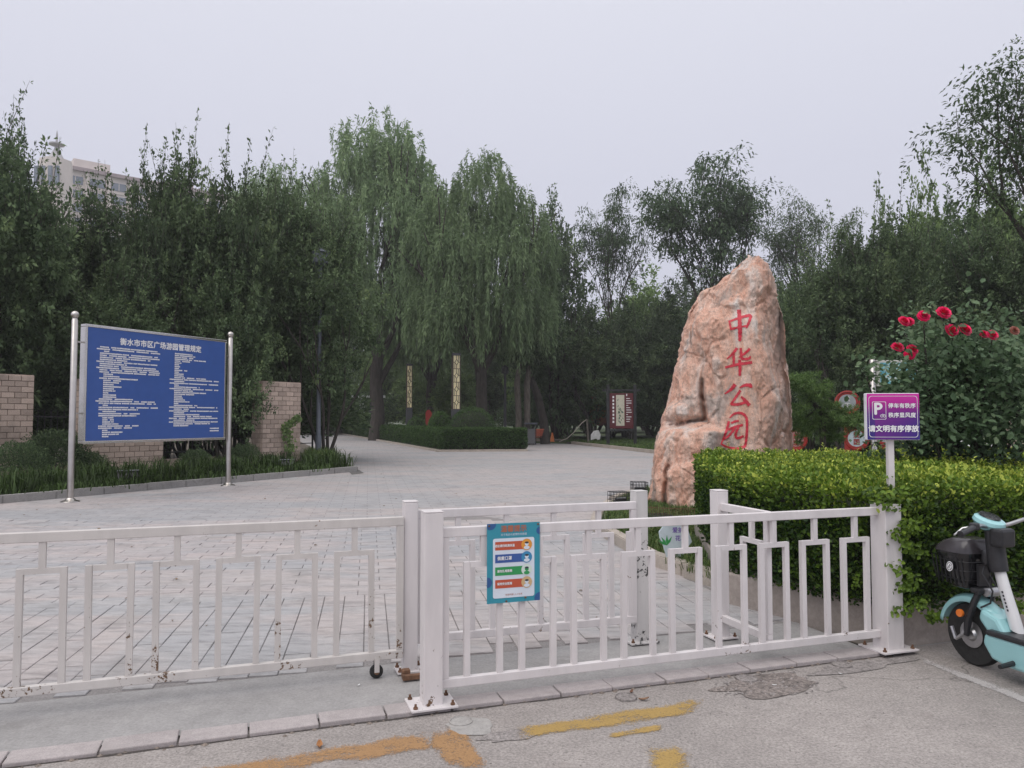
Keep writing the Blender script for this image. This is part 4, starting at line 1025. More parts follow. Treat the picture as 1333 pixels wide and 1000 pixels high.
def shoot_tree(H, W_, nsh, mat, lsz, seed, bottom=.22, spiky=1.0, per=42, up=.9):
    """dense bushy crown of leafy upright shoots; height H, half width W_"""
    mb = MB(); tips = []; rnd.seed(seed)
    for k in range(4):
        a = k * 1.6 + rnd.random(); limb(mb, (0.08 * math.cos(a), .08 * math.sin(a), 0), (.35 * math.cos(a), .35 * math.sin(a), 1), H * .3, .09 * H / 8, 2, tips, .5, .5)
    n = nsh * 3; d = rdir(n); rad = rng.random(n) ** .42
    C = np.array([0, 0, H * (bottom + (1 - bottom) * .46)]); S = np.array([W_, W_, H * (1 - bottom) * .5])
    nl_ = 34; ld = rdir(nl_); lr = .35 + .5 * rng.random(nl_) ** .6; LC = ld * lr[:, None] * S * .92; LR = (.30 + .22 * rng.random(nl_)) * W_
    li = rng.integers(0, nl_, n); B = LC[li] + d * (rad * LR[li])[:, None] * np.array([1, 1, 1.15]) + C; d = unit(d + (LC[li] / S) * .8)
    rad = np.clip(np.linalg.norm((B - C) / S, axis=1), 0, 1.2); B[:, :2] *= (1 - .28 * np.clip((B[:, 2] - C[2]) / S[2], 0, 1))[:, None] 
    keep = (crown_noise(B, 1.5, seed) > -.6) & (B[:, 2] > H * bottom * .8); B = B[keep][:nsh]; d = d[keep][:nsh]; rad = rad[keep][:nsh]; n = len(B)
    topf = np.clip(d[:, 2], 0, 1) * (rad > .75)
    D = unit(d * .6 + np.array([0, 0, up * .75]) + rdir(n) * .4); Ls = (.42 + .38 * rng.random(n)) * H / 8 * (1 + topf * spiky * (rng.random(n) > .72) * 1.5)
    k = per; u = rng.random((n, k)) ; base_ = B[:, None] + D[:, None] * (Ls[:, None] * u)[..., None]
    az = rdir(n * k).reshape(n, k, 3); Pp = base_ + az * (.05 + .05 * (1 - u))[..., None] * H / 8
    A = unit(az + D[:, None] * .6 - np.array([0, 0, .15])); N2 = unit(rdir(n * k).reshape(n, k, 3) * .6 + np.array([0, 0, .8]))
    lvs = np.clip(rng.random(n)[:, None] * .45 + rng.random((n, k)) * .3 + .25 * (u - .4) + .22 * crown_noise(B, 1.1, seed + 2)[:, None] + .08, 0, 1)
    sz = lsz * (.6 + .8 * rng.random(n * k))
    v_, f_, l_ = leaves(Pp.reshape(-1, 3), A.reshape(-1, 3), N2.reshape(-1, 3), sz, sz * .58, lvs.ravel())
    st_ = np.where(topf > .3)[0][:160]
    for i in st_: mb.tube([B[i], B[i] + D[i] * Ls[i]], [.014, .004], 3, False)
    return mb.mesh('trunk', M_bark), nmesh('crown', v_, f_, mat, l_)
def willow_tree(H, W_, ns, mat, seed):
    mb = MB(); tips = []; rnd.seed(seed)
    mb.tube([(0, 0, -.1), (.1, 0, H * .08), (-.05, .1, H * .17), (.1, 0, H * .24)], [.55, .42, .38, .34], 12, False)
    for k in range(6):
        a = k * 1.05 + rnd.random() * .5; limb(mb, (.1, 0, H * (.15 if k == 0 else .22)), (.8 * math.cos(a), .8 * math.sin(a), 1.0), H * .27, .2, 2, tips, .6, .35, 7)
    n = ns; d = rdir(n); d[:, 2] = np.abs(d[:, 2]) * 1.25 - .35; d = unit(d); rad = .5 + .5 * rng.random(n) ** .6
    # several billowing masses
    lob = [(0, 0, .80, .40), (.12, -.1, .62, .5)] + [(math.cos(a) * .40, math.sin(a) * .40, .74 + .04 * math.sin(a * 2 + seed), .34) for a in np.linspace(.2, 5.2, 5)] \
        + [(math.cos(a) * .66, math.sin(a) * .66, .585 + .05 * math.sin(a * 3 + seed), .33) for a in np.linspace(0, 5.5, 8)] + [(math.cos(a) * .62, math.sin(a) * .62, .42, .28) for a in np.linspace(.5, 5.8, 7)]
    li = rng.integers(0, len(lob), n); lo = np.array(lob)[li]
    B = np.column_stack([lo[:, 0] * W_, lo[:, 1] * W_, lo[:, 2] * H]) + d * rad[:, None] * (lo[:, 3] * W_)[:, None] * np.array([1, 1, .8])
    B[:, 2] = np.minimum(B[:, 2], H * (1 - .02 * rng.random(n)))
    keep = crown_noise(B, .8, seed) > -.45; B = B[keep]; d = d[keep]; n = len(B)
    Ls = (.8 + 2.1 * rng.random(n) * np.clip(1.2 - B[:, 2] / H, .12, 1)) * H / 13; k = 46
    u = np.sort(rng.random((n, k)), 1)
    out = unit(d * np.array([1, 1, .2]) + 1e-6); sway = rng.normal(size=(n, 3)) * .12
    arch = (np.minimum(u, .22) / .22)[..., None] * (out * .35)[:, None] * (H / 13) + np.array([0, 0, .22 * H / 13]) * np.sin(np.minimum(u, .25) / .25 * np.pi / 1.2)[..., None]
    Pp = B[:, None] + arch + (np.array([0, 0, -1.]) + sway)[:, None] * (Ls[:, None] * np.maximum(0, u - .1))[..., None] + rng.normal(size=(n, k, 3)) * .045
    A = unit(rdir(n * k).reshape(n, k, 3) * .55 + np.array([0, 0, -1.]) * (.25 + u)[..., None] + out[:, None] * .35)
    sz = .27 * (.6 + .7 * rng.random(n * k)) * H / 15
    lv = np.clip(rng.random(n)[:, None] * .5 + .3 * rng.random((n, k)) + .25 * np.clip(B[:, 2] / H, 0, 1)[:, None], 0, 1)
    v_, f_, l_ = leaves(Pp.reshape(-1, 3), A.reshape(-1, 3), rdir(n * k), sz, sz * .24, lv.ravel())
    return mb.mesh('trunk', M_bark), nmesh('crown', v_, f_, mat, l_)
def pad_tree(H, W_, npad, mat, seed, lean=(0, 0), lsz=.2, base=.35, per=55, pad=1.0, trunkr=.14):
    """open crown: leaf pads at the ends of visible limbs"""
    mb = MB(); tips = []; rnd.seed(seed)
    t0 = Vector((0, 0, -.1)); t1 = Vector((lean[0] * base * H, lean[1] * base * H, base * H))
    mb.tube([t0, t0.lerp(t1, .5) + Vector((.06, .05, 0)), t1], [trunkr * 1.3, trunkr * 1.05, trunkr * .9], 9, False)
    for k in range(7):
        a = k * .95 + rnd.random() * .6; sp_ = rnd.uniform(.25, 1.0)
        limb(mb, t1 - (t1 - t0) * rnd.choice([0, 0, .12, .25]), (sp_ * W_ * math.cos(a) * .45 + lean[0], sp_ * W_ * math.sin(a) * .45 + lean[1], H * (1 - base) * .36), H * (1 - base) * .33, trunkr * .62, 3, tips, .55, .3, 6)
    T = np.array([tuple(t[0]) for t in tips]); zmax = T[:, 2].max(); 
    sc_ = (H - .3) / zmax; s2 = W_ * .85 / max(1e-3, np.percentile(np.abs(T[:, 0] - lean[0] * base * H), 97))
    TT = T.copy()
    idx = rng.choice(len(T), npad); B = TT[idx] + rng.normal(size=(npad, 3)) * np.array([.5, .5, .35]) * pad
    n = len(B); k = per; R_ = (.45 + .5 * rng.random(n)) * pad
    ang_ = rng.random((n, k)) * 2 * np.pi; r_ = np.sqrt(rng.random((n, k))) * R_[:, None]
    off = np.stack([r_ * np.cos(ang_), r_ * np.sin(ang_), -.55 * r_ ** 2 / np.maximum(R_[:, None], .1) + rng.normal(size=(n, k)) * .07 + .15], -1)
    Pp = B[:, None] + off; A = unit(off * np.array([1, 1, .3]) + rdir(n * k).reshape(n, k, 3) * .35 - np.array([0, 0, .12])); N2 = unit(np.array([0, 0, 1.]) + rdir(n * k).reshape(n, k, 3) * .35)
    sz = lsz * (.6 + .7 * rng.random(n * k)); lv = np.clip(rng.random(n)[:, None] * .5 + .45 * rng.random((n, k)), 0, 1)
    v_, f_, l_ = leaves(Pp.reshape(-1, 3), A.reshape(-1, 3), N2.reshape(-1, 3), sz, sz * .42, lv.ravel())
    return mb.mesh('trunk', M_bark), nmesh('crown', v_, f_, mat, l_)
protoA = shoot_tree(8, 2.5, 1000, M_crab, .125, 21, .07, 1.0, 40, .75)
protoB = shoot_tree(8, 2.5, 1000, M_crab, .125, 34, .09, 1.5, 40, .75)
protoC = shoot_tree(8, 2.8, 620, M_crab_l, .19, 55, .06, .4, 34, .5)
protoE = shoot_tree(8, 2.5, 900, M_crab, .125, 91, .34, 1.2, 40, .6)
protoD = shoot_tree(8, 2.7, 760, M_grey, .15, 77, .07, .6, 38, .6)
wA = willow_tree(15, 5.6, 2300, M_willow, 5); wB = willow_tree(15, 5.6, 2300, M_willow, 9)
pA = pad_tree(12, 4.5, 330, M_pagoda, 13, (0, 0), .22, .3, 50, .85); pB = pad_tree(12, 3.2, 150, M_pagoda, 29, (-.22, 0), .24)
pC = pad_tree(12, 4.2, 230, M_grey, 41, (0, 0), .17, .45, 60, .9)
def dims(p):
    v = np.empty(len(p[1].vertices) * 3, 'f'); p[1].vertices.foreach_get('co', v); v = v.reshape(-1, 3)
    return float(np.percentile(v[:, 2], 99.85)), float(np.percentile(np.abs(v[:, 0]), 97))
DIM = {id(p): dims(p) for p in (protoA, protoE, protoB, protoC, protoD, wA, wB, pA, pB, pC)}
def tree(p, px, Y, ptop, halfpx, label, group, rz=None, kindname='crabapple_tree', z0=.08):
    """tree whose top reaches photo row ptop and whose crown is about halfpx columns to each side"""
    c = P(px, 545, Y); H = topz(ptop, Y) - z0; W_ = halfpx * Y / FPX; h0, w0 = DIM[id(p)]
    r = empty(kindname, (c.x, c.y, z0), label, 'tree', group, rnd.uniform(0, 6.28) if rz is None else rz)
    r.scale = (W_ / w0, W_ / w0, H / h0)
    for nm, me in (('trunk', p[0]), ('crown', p[1])):
        o = inst(nm, me, r)
        if nm == 'crown': o['kind'] = 'stuff'
    return r
rnd.seed(99)
LG = 'dark crabapple trees behind the left brick piers'
for p, px, Y, top, hw, lab in (
    (protoA, -28, 19.5, 128, 95, 'tallest dark tree at the very left edge of the photo'), (protoB, 0, 22.5, 165, 46, 'dark spiky tree standing right of the edge tree, below the far spire'),
    (protoB, 112, 24.0, 240, 66, 'lower dark tree whose top leaves the far building showing'), (protoA, 200, 23.0, 200, 50, 'dark tree with a row of thin upright shoots right of the far building'),
    (protoB, 246, 23.5, 190, 62, 'dark tree with the highest middle shoot above the blue board'), (protoA, 312, 24.5, 200, 62, 'dark tree above the right pole of the blue board'),
    (protoE, 362, 26, 232, 62, 'dark tree right behind the brick pier with the creeper'), (protoE, 424, 25.9, 258, 62, 'last dark tree of the left row, overhanging the grey lamp pole'),
    (protoA, 60, 28, 250, 70, 'dark tree filling the gap behind the two leftmost trees'), (protoA, 215, 29, 235, 80, 'dark tree in the second row behind the blue board'), (protoE, 345, 31, 245, 75, 'dark tree in the second row near the avenue'),
    (protoB, 140, 20.8, 330, 60, 'low dark tree pressing against the back of the blue board'), (protoA, 290, 23, 330, 55, 'low dark tree between the board and the creeper pier')):
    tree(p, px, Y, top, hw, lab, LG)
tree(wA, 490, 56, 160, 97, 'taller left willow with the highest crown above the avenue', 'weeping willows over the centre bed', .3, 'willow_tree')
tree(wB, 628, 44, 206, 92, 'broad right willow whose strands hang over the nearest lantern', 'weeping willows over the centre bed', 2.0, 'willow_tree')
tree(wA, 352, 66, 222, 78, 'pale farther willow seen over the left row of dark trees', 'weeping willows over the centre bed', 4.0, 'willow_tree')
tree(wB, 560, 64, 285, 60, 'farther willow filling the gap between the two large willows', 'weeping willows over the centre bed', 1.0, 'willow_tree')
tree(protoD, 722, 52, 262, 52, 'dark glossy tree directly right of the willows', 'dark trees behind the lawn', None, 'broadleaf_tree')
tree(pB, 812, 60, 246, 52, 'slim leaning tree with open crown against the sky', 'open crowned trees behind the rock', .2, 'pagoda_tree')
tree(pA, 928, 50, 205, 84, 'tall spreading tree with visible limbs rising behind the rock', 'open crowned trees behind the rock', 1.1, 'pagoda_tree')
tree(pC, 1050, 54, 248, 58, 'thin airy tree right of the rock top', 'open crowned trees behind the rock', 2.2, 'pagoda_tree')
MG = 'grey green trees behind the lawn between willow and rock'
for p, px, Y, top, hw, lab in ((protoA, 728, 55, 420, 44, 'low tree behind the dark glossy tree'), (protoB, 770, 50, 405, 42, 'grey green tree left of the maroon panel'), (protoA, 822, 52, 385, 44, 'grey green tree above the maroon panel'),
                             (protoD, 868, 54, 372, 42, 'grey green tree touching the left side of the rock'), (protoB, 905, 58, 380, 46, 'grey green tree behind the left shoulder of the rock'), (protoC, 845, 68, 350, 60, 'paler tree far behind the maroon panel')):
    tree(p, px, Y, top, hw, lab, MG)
RG = 'dark trees behind the rose bush'
for p, px, Y, top, hw, lab in ((protoA, 1052, 30, 330, 50, 'dark tree right behind the rock'), (protoB, 1100, 27, 290, 58, 'dark tree above the small pine'), (protoA, 1165, 26, 268, 66, 'dark tree above the purple parking sign'),
                             (protoD, 1232, 27, 262, 66, 'dark tree behind the highest roses'), (protoB, 1300, 25, 285, 62, 'dark tree above the right end of the rose bush'), (protoA, 1365, 24, 265, 62, 'dark tree cut by the right edge of the photo'),
                             (protoD, 1010, 40, 372, 52, 'dark tree half hidden by the rock'), (protoA, 1130, 36, 300, 60, 'dark tree in the second row right of the rock')):
    tree(p, px, Y, top, hw, lab, RG)
for p, px, Y, top, hw, lab in ((protoC, 1150, 38, 246, 34, 'pale green narrow tree rising above the dark row'), (protoC, 1212, 36, 208, 42, 'pale green rounded tree with the highest top of the pale ones'), (protoC, 1292, 38, 195, 55, 'pale green tree under the overhanging branch')):
    tree(p, px, Y, top, hw, lab, 'pale trees over the dark row', None, 'broadleaf_tree')
tree(pC, 1372, 17, 40, 132, 'tall tree at the right edge whose airy branch hangs into the sky', None, .8, 'ash_tree')
bgi = 0
for px in range(-60, 1420, 74):
    Y = 92 + (bgi * 37 % 17); col_ = protoC if bgi % 3 != 1 else protoD
    t = tree(col_, px + rnd.uniform(-14, 14), Y, rnd.uniform(395, 430) if 700 < px < 900 else rnd.uniform(340, 380), 52, 'distant tree closing the view at the far end of the park', 'distant trees at the far end of the park', None, 'distant_tree'); bgi += 1
for i, (px, Y, top, hw) in enumerate(((430, 84, 430, 30), (500, 80, 440, 34), (560, 76, 420, 36), (640, 72, 430, 40), (690, 66, 440, 30), (590, 60, 470, 30))):
    tree(protoC if i != 3 else protoA, px, Y, top, hw, ['pale tree seen under the willow at the avenue end', 'pale tree behind the white park gate', 'pale tree behind the second lantern column', 'low tree between the lantern and the white statue', 'low tree behind the wrapped trunk', 'low bushy tree behind the red marker'][i], 'low trees seen beneath the willows', None, 'broadleaf_tree')

# ---------------------------------------------------------- understory shrubs closing the view under the crowns
def bush_mesh(mat, seed, n=9000, lsz=.085):
    d = rdir(n); d[:, 2] = np.abs(d[:, 2]) * 1.2 - .2; d = unit(d); rad = rng.random(n) ** .3
    Pp = d * rad[:, None] * np.array([1.5, 1.5, 1.25]) * (1 + .16 * crown_noise(d * 2, 2.2, seed))[:, None] + np.array([0, 0, .8])
    Pp[:, 2] = np.abs(Pp[:, 2]); A = unit(d + rdir(n) * .8 + np.array([0, 0, .3])); sz = lsz * (.6 + .8 * rng.random(n))
    v_, f_, l_ = leaves(Pp, A, unit(rdir(n) + np.array([0, 0, 1])), sz, sz * .55, np.clip(rng.random(n) * .8, 0, 1))
    return nmesh('foliage', v_, f_, mat, l_)
bA, bB, bC = bush_mesh(M_crab, 3), bush_mesh(M_grey, 8), bush_mesh(M_crab_l, 5, 6000, .12)
tw = MB()
for k in range(9):
    a = k * .7; tw.tube([(0, 0, -.05), (.35 * math.cos(a), .35 * math.sin(a), .7), (.8 * math.cos(a + .2), .8 * math.sin(a + .2), 1.5)], [.03, .02, .008], 4, False)
twm = tw.mesh('stems', M_bark)
def bush(px, Y, top, label, group, k=0, wide=1.0, z0=.08):
    c = P(px, 545, Y); H = topz(top, Y) - z0; r = empty('understory_shrub', (c.x, c.y, z0), label, 'shrub', group, rnd.uniform(0, 6))
    s_ = H / 2.05; r.scale = (s_ * wide, s_ * wide, s_); o = inst('foliage', (bA, bB, bC)[k], r); o['kind'] = 'stuff'; inst('stems', twm, r)
rnd.seed(4)
for i, px in enumerate(range(-40, 372, 34)):
    bush(px + rnd.uniform(-8, 8), 23.5 + rnd.uniform(0, 3) + max(0, (px - 200) * .02), rnd.uniform(455, 490), 'dark shrub in the unlit thicket behind the brick piers and the railing', 'dark shrubs behind the railing', i % 2, 1.2)
for i, px in enumerate(range(690, 900, 26)):
    bush(px + rnd.uniform(-6, 6), 58 + rnd.uniform(0, 6), rnd.uniform(500, 520), 'dark shrub at the back of the lawn under the grey green trees', 'shrubs at the back of the lawn', i % 2, 1.3)
for i, px in enumerate(range(1000, 1420, 44)):
    bush(px + rnd.uniform(-8, 8), 33 + rnd.uniform(0, 6), rnd.uniform(470, 495), 'dark shrub in the thicket under the trees behind the rose bush', 'shrubs under the right trees', i % 2, 1.3)
for i, px in enumerate(range(-60, 1420, 46)):
    bush(px + rnd.uniform(-8, 8), 76 + rnd.uniform(0, 9), rnd.uniform(492, 515), 'far shrub at the foot of the distant trees', 'far shrubs at the foot of the distant trees', 2 if i % 3 else 1, 1.5)
# ============================================================ LEFT BED: BRICK PIERS, RAILING, BOARDS, LAMPS
LD = Vector((.57, .82)).normalized(); LN = Vector((LD.y, -LD.x))       # along the piers; towards the plaza
def brick_pier(px_right, Y, wlen, thick, H, label, cat='brick pier'):
    c = P(px_right, 545, Y); R0 = Vector((c.x, c.y))                    # nearest right corner of the front face
    root = empty('brick_pier', (R0.x - LD.x * wlen / 2, R0.y - LD.y * wlen / 2, 0), label, cat, 'brick piers of the park wall', math.atan2(LD.y, LD.x))
    MB().box((0, thick / 2 , H / 2 - .01), (wlen - .03, thick - .03, H - .02)).build('core', M_mortar, root, local=True)
    bl_, bh = .285, .138; n = max(1, round(wlen / bl_)); lw = wlen / n; nrow = int(H / bh); hh = H / nrow; ns = max(1, round(thick / bl_)); ls = thick / ns
    cache = {}
    def br(x0, x1, z, side):
        L = round(x1 - x0 - .012, 3)
        if L < .03: return
        if L not in cache:
            t = MB(); hx, hy, hz = L / 2, .035, (hh - .012) / 2; b_ = .006
            t.add([(-hx, hy, -hz), (hx, hy, -hz), (hx, hy, hz), (-hx, hy, hz), (-hx, -hy + b_, -hz), (hx, -hy + b_, -hz), (hx, -hy + b_, hz), (-hx, -hy + b_, hz), (-hx + b_, -hy, -hz + b_), (hx - b_, -hy, -hz + b_), (hx - b_, -hy, hz - b_), (-hx + b_, -hy, hz - b_)],
                  [(0, 3, 2, 1), (4, 5, 9, 8), (5, 6, 10, 9), (6, 7, 11, 10), (7, 4, 8, 11), (8, 9, 10, 11), (0, 1, 5, 4), (1, 2, 6, 5), (2, 3, 7, 6), (3, 0, 4, 7)])
            cache[L] = t.mesh('brick', M_brick)
        j = rnd.uniform(-.004, .006)
        if side == 0: inst('brick', cache[L], root, ((x0 + x1) / 2, .015 - j, z), (rnd.uniform(-.01, .01), 0, rnd.uniform(-.01, .01)))
        elif side == 1: inst('brick', cache[L], root, (-wlen / 2 + .015 - j, (x0 + x1) / 2, z), (0, 0, -R(90)))
        else: inst('brick', cache[L], root, (wlen / 2 - .015 + j, (x0 + x1) / 2, z), (0, 0, R(90)))
    for r_ in range(nrow):
        z = hh * (r_ + .5); off = (r_ % 2) * lw / 2; e_ = [-wlen / 2 + .0] + [-wlen / 2 + off + lw * k for k in range(1 - (1 if off else 0), n + 1)] + [wlen / 2]
        e_ = sorted(set(round(x, 4) for x in e_ if -wlen / 2 <= x <= wlen / 2 + 1e-6))
        for a, b_ in zip(e_[:-1], e_[1:]): br(a, b_, z, 0)
        if thick > .2:
            e2 = sorted(set([.0, thick] + [round(.0 + ls * (k + .5 * ((r_ + 1) % 2)), 4) for k in range(0, ns + 1) if .03 < ls * (k + .5 * ((r_ + 1) % 2)) < thick - .02]))
            for a, b_ in zip(e2[:-1], e2[1:]): br(a + .02 if a == 0 else a, b_, z, 1)
    MB().box((0, thick / 2, H + .004), (wlen - .005, thick - .005, .03)).build('coping', M_brick, root, local=True)
    return root
brick_pier(43, 18.9, 1.45, .48, 2.66, 'brick pier cut by the left edge of the photo')
brick_pier(213, 21.0, 2.15, .48, 2.60, 'wide brick pier mostly hidden behind the blue board')
pier3 = brick_pier(391, 24.2, 1.45, .48, 2.72, 'brick pier with a creeper on it, next to the grey lamp pole')
def railing(p0, p1, label):
    d = (p1 - p0); L = d.length; d = d.normalized(); ang = math.atan2(d.y, d.x)
    root = empty('iron_railing', (p0.x, p0.y, .1), label, 'railing', 'railings between the brick piers', ang)
    MB().box((L / 2, 0, .15), (L, .22, .42)).build('plinth', M_brick, root, local=True, bevel=.01)
    for z in (.55, 1.55): MB().box((L / 2, 0, z), (L, .035, .04)).build('rail', M_black, root, local=True)
    me_ = MB().tube([(0, 0, .36), (0, 0, 1.72)], .011, 5).mesh('picket', M_black)
    n = int(L / .13)
    for i in range(n): inst('picket', me_, root, ((i + .5) * L / n, 0, 0))
q = lambda px, Y: Vector((P(px, 545, Y).x, Y))
railing(q(45, 19.2), q(112, 20.0), 'dark iron railing between the edge pier and the pier behind the board')
railing(q(215, 21.4), q(326, 24.4), 'dark iron railing between the board and the creeper pier')
# creeper on the third pier, leaf tufts, day lilies
cr_ = empty('creeper', tuple(q(372, 23.4)) + (.1,), 'thin green creeper climbing the front of the brick pier', 'creeper')
pp, aa, nn_, ll_, ss_ = [], [], [], [], []
base_px = [(378, 588), (377, 575), (374, 562), (372, 556), (380, 550), (386, 545), (388, 543)]
for k in range(len(base_px) - 1):
    for j in range(70):
        t = rnd.random(); x = base_px[k][0] * (1 - t) + base_px[k + 1][0] * t + rnd.gauss(0, 3.4 - k * .3); y = base_px[k][1] * (1 - t) + base_px[k + 1][1] * t + rnd.gauss(0, 2.2)
        p = P(x, y, 23.75 - .12 + (x - 378) * .006 + rnd.uniform(-.1, 0)); pp.append(tuple(p)); aa.append((rnd.uniform(-1, 1), rnd.uniform(-1, 0), rnd.uniform(-1, .8))); nn_.append((.3, -1, .4)); ll_.append(rnd.uniform(.2, .9)); ss_.append(rnd.uniform(.06, .12))
v_, f_, l_ = leaves(np.array(pp), np.array(aa), np.array(nn_), np.array(ss_), np.array(ss_) * .7, np.array(ll_))
attach(nmesh('foliage', v_, f_, M_crab_l, l_), 'foliage', cr_, kind='stuff')
mb = MB().tube([P(x, y, 23.72) for x, y in [(378, 606)] + base_px], [.02, .018, .016, .013, .012, .01, .008, .006], 5); attach(mb.mesh('stem', M_bark), 'stem', cr_)
def blades(pts, name, mat, L, wd, per, spread, label=None, cat=None, lvr=(.1, .9)):
    n = len(pts) * per; B = np.repeat(np.array(pts, float), per, 0) + np.column_stack([rng.normal(size=n) * spread, rng.normal(size=n) * spread, np.zeros(n)])
    a = rng.random(n) * 2 * np.pi; ln = L * (.5 + .8 * rng.random(n)); out = np.column_stack([np.cos(a), np.sin(a), np.zeros(n)]); k = .25 + .7 * rng.random(n)
    w2 = np.column_stack([-np.sin(a), np.cos(a), np.zeros(n)]) * wd * .5
    m1 = B + out * (ln * k * .35)[:, None] + np.array([0, 0, 1.]) * (ln * .65)[:, None]; t1 = B + out * (ln * k * .95)[:, None] + np.array([0, 0, 1.]) * (ln * (1.0 - .45 * k))[:, None]
    v = np.stack([B - w2, B + w2, m1 + w2 * .8, m1 - w2 * .8, t1 + w2 * .15, t1 - w2 * .15], 1).reshape(-1, 3); i = np.arange(n)[:, None] * 6
    f = np.concatenate([i + np.array([[0, 1, 2, 3]]), i + np.array([[3, 2, 4, 5]])], 0)
    return nmesh(name, v, f, mat, np.repeat(rng.uniform(lvr[0], lvr[1], n), 6))
def stuffobj(me, name, label, cat):
    o = bpy.data.objects.new(name, me); col.objects.link(o); return tag(o, label, cat, kind='stuff')
rnd.seed(31)
pts = []
for i in range(150):
    k = rnd.choice([0.5, 1.4, 2.6, 3.1, 4.4, 5.6, 6.1, 7.3, 8.2, 9.3, 9.9]) + rnd.gauss(0, .3); o_ = rnd.uniform(.25, 2.2) ; p = KL0 + KD * k + Vector((-KD.y, KD.x)) * o_; pts.append((p.x, p.y, .1))
stuffobj(blades(pts, 'day_lilies', M_grass, .55, .026, 20, .08, lvr=(0, .55)), 'day_lilies', 'arching strap leaved green plants along the left kerb behind the blue board', 'ground plants')
pts = [tuple(q(rnd.uniform(402, 438), rnd.uniform(23.6, 26.5))) + (.1,) for _ in range(46)]
stuffobj(blades(pts, 'tall_grass', M_grass, .6, .025, 26, .09, lvr=(.3, 1)), 'tall_grass', 'bright long grass around the foot of the grey lamp pole', 'grass')
pts = []
for i in range(900):
    k = rnd.uniform(-2, 10.2); o_ = rnd.uniform(.12, 5); p = KL0 + KD * k + Vector((-KD.y, KD.x)) * o_; pts.append((p.x, p.y, .1))
stuffobj(blades(pts, 'undergrowth', M_grass, .22, .03, 22, .16, lvr=(0, .6)), 'undergrowth', 'low weeds covering the soil of the left bed', 'weeds')
rnd.seed(12)
for i, (px, Y, top, lab) in enumerate(((75, 18.6, 560, 'leafy shrub between the edge pier and the left board pole'), (28, 17.6, 575, 'small leafy bush in front of the edge brick pier'), (118, 19.0, 588, 'small dark bush under the left end of the blue board'),
                                     (255, 20.6, 585, 'low bush under the right end of the blue board'), (318, 22.2, 578, 'low bush at the left foot of the creeper pier'), (352, 22.6, 592, 'low bush touching the front of the creeper pier'))):
    bush(px, Y, top, lab, 'bushes in front of the piers', 0, .9)
# grey lamp pole, small board, flood lights
c = G(414, 604, .1); lp = empty('lamp_pole', (c.x, c.y, .1), 'grey lamp pole rising out of the grass into the dark trees', 'lamp post')
M_gpole = plain('grey_blue_paint', (.12, .135, .165), .5)
MB().lathe((c.x, c.y, .1), [(.10, 0), (.10, .9), (.075, 1.0), (.06, 6.6)], 16).build('pole', M_gpole, lp, smooth=True)
MB().lathe((c.x, c.y, .1), [(.17, 0), (.17, .03), (.11, .05)], 16).build('base', M_gpole, lp)
MB().lathe((c.x, c.y, 6.7), [(.09, 0), (.26, .1), (.26, .42), (.3, .46), (.05, .6)], 16).build('lamp_head', M_gpole, lp)
c = G(397, 600, .1); nb = empty('notice_board', (c.x, c.y, .1), 'narrow grey notice board on two thin legs beside the creeper pier', 'notice board', None, R(68))
for x in (-.42, .42): MB().box((x, 0, .95), (.05, .05, 1.9)).build('leg', M_black, nb, local=True)
MB().box((0, -.0, 1.5), (.80, .05, 1.05)).build('panel', plain('notice_grey', (.19, .18, .165), .5), nb, local=True, bevel=.006)
MB().box((0, -.001, 2.05), (.9, .09, .05)).box((0, -.001, .95), (.9, .06, .04)).build('frame', plain('notice_frame', (.28, .25, .21), .6), nb, local=True, kind='stuff')
MB().box((0, 0, .62), (.80, .03, .03)).build('cross_bar', M_black, nb, local=True)
def flood(px, py, s_, rz, label):
    c = G(px, py, .1); r = empty('flood_light', (c.x, c.y, .1), label, 'flood light', 'ground flood lights in the left bed', rz)
    M = Matrix.Rotation(R(-38), 3, 'X')
    MB().box((0, 0, .17 * s_), (.42 * s_, .26 * s_, .24 * s_), M=M).build('housing', M_black, r, local=True, bevel=.015)
    MB().box((0, .05 * s_, .30 * s_), (.44 * s_, .30 * s_, .02), M=Matrix.Rotation(R(-12), 3, 'X')).build('hood', plain('galvanised_grey', (.30, .31, .33), .5, .3), r, local=True)
    for x in (-.23, .23): MB().box((x * s_, 0, .1 * s_), (.02, .05, .22 * s_)).build('bracket', M_black, r, local=True)
flood(166, 631, 1.0, R(30), 'grey ground flood light under the blue board'); flood(373, 612, .95, R(30), 'small ground flood light at the foot of the creeper pier')

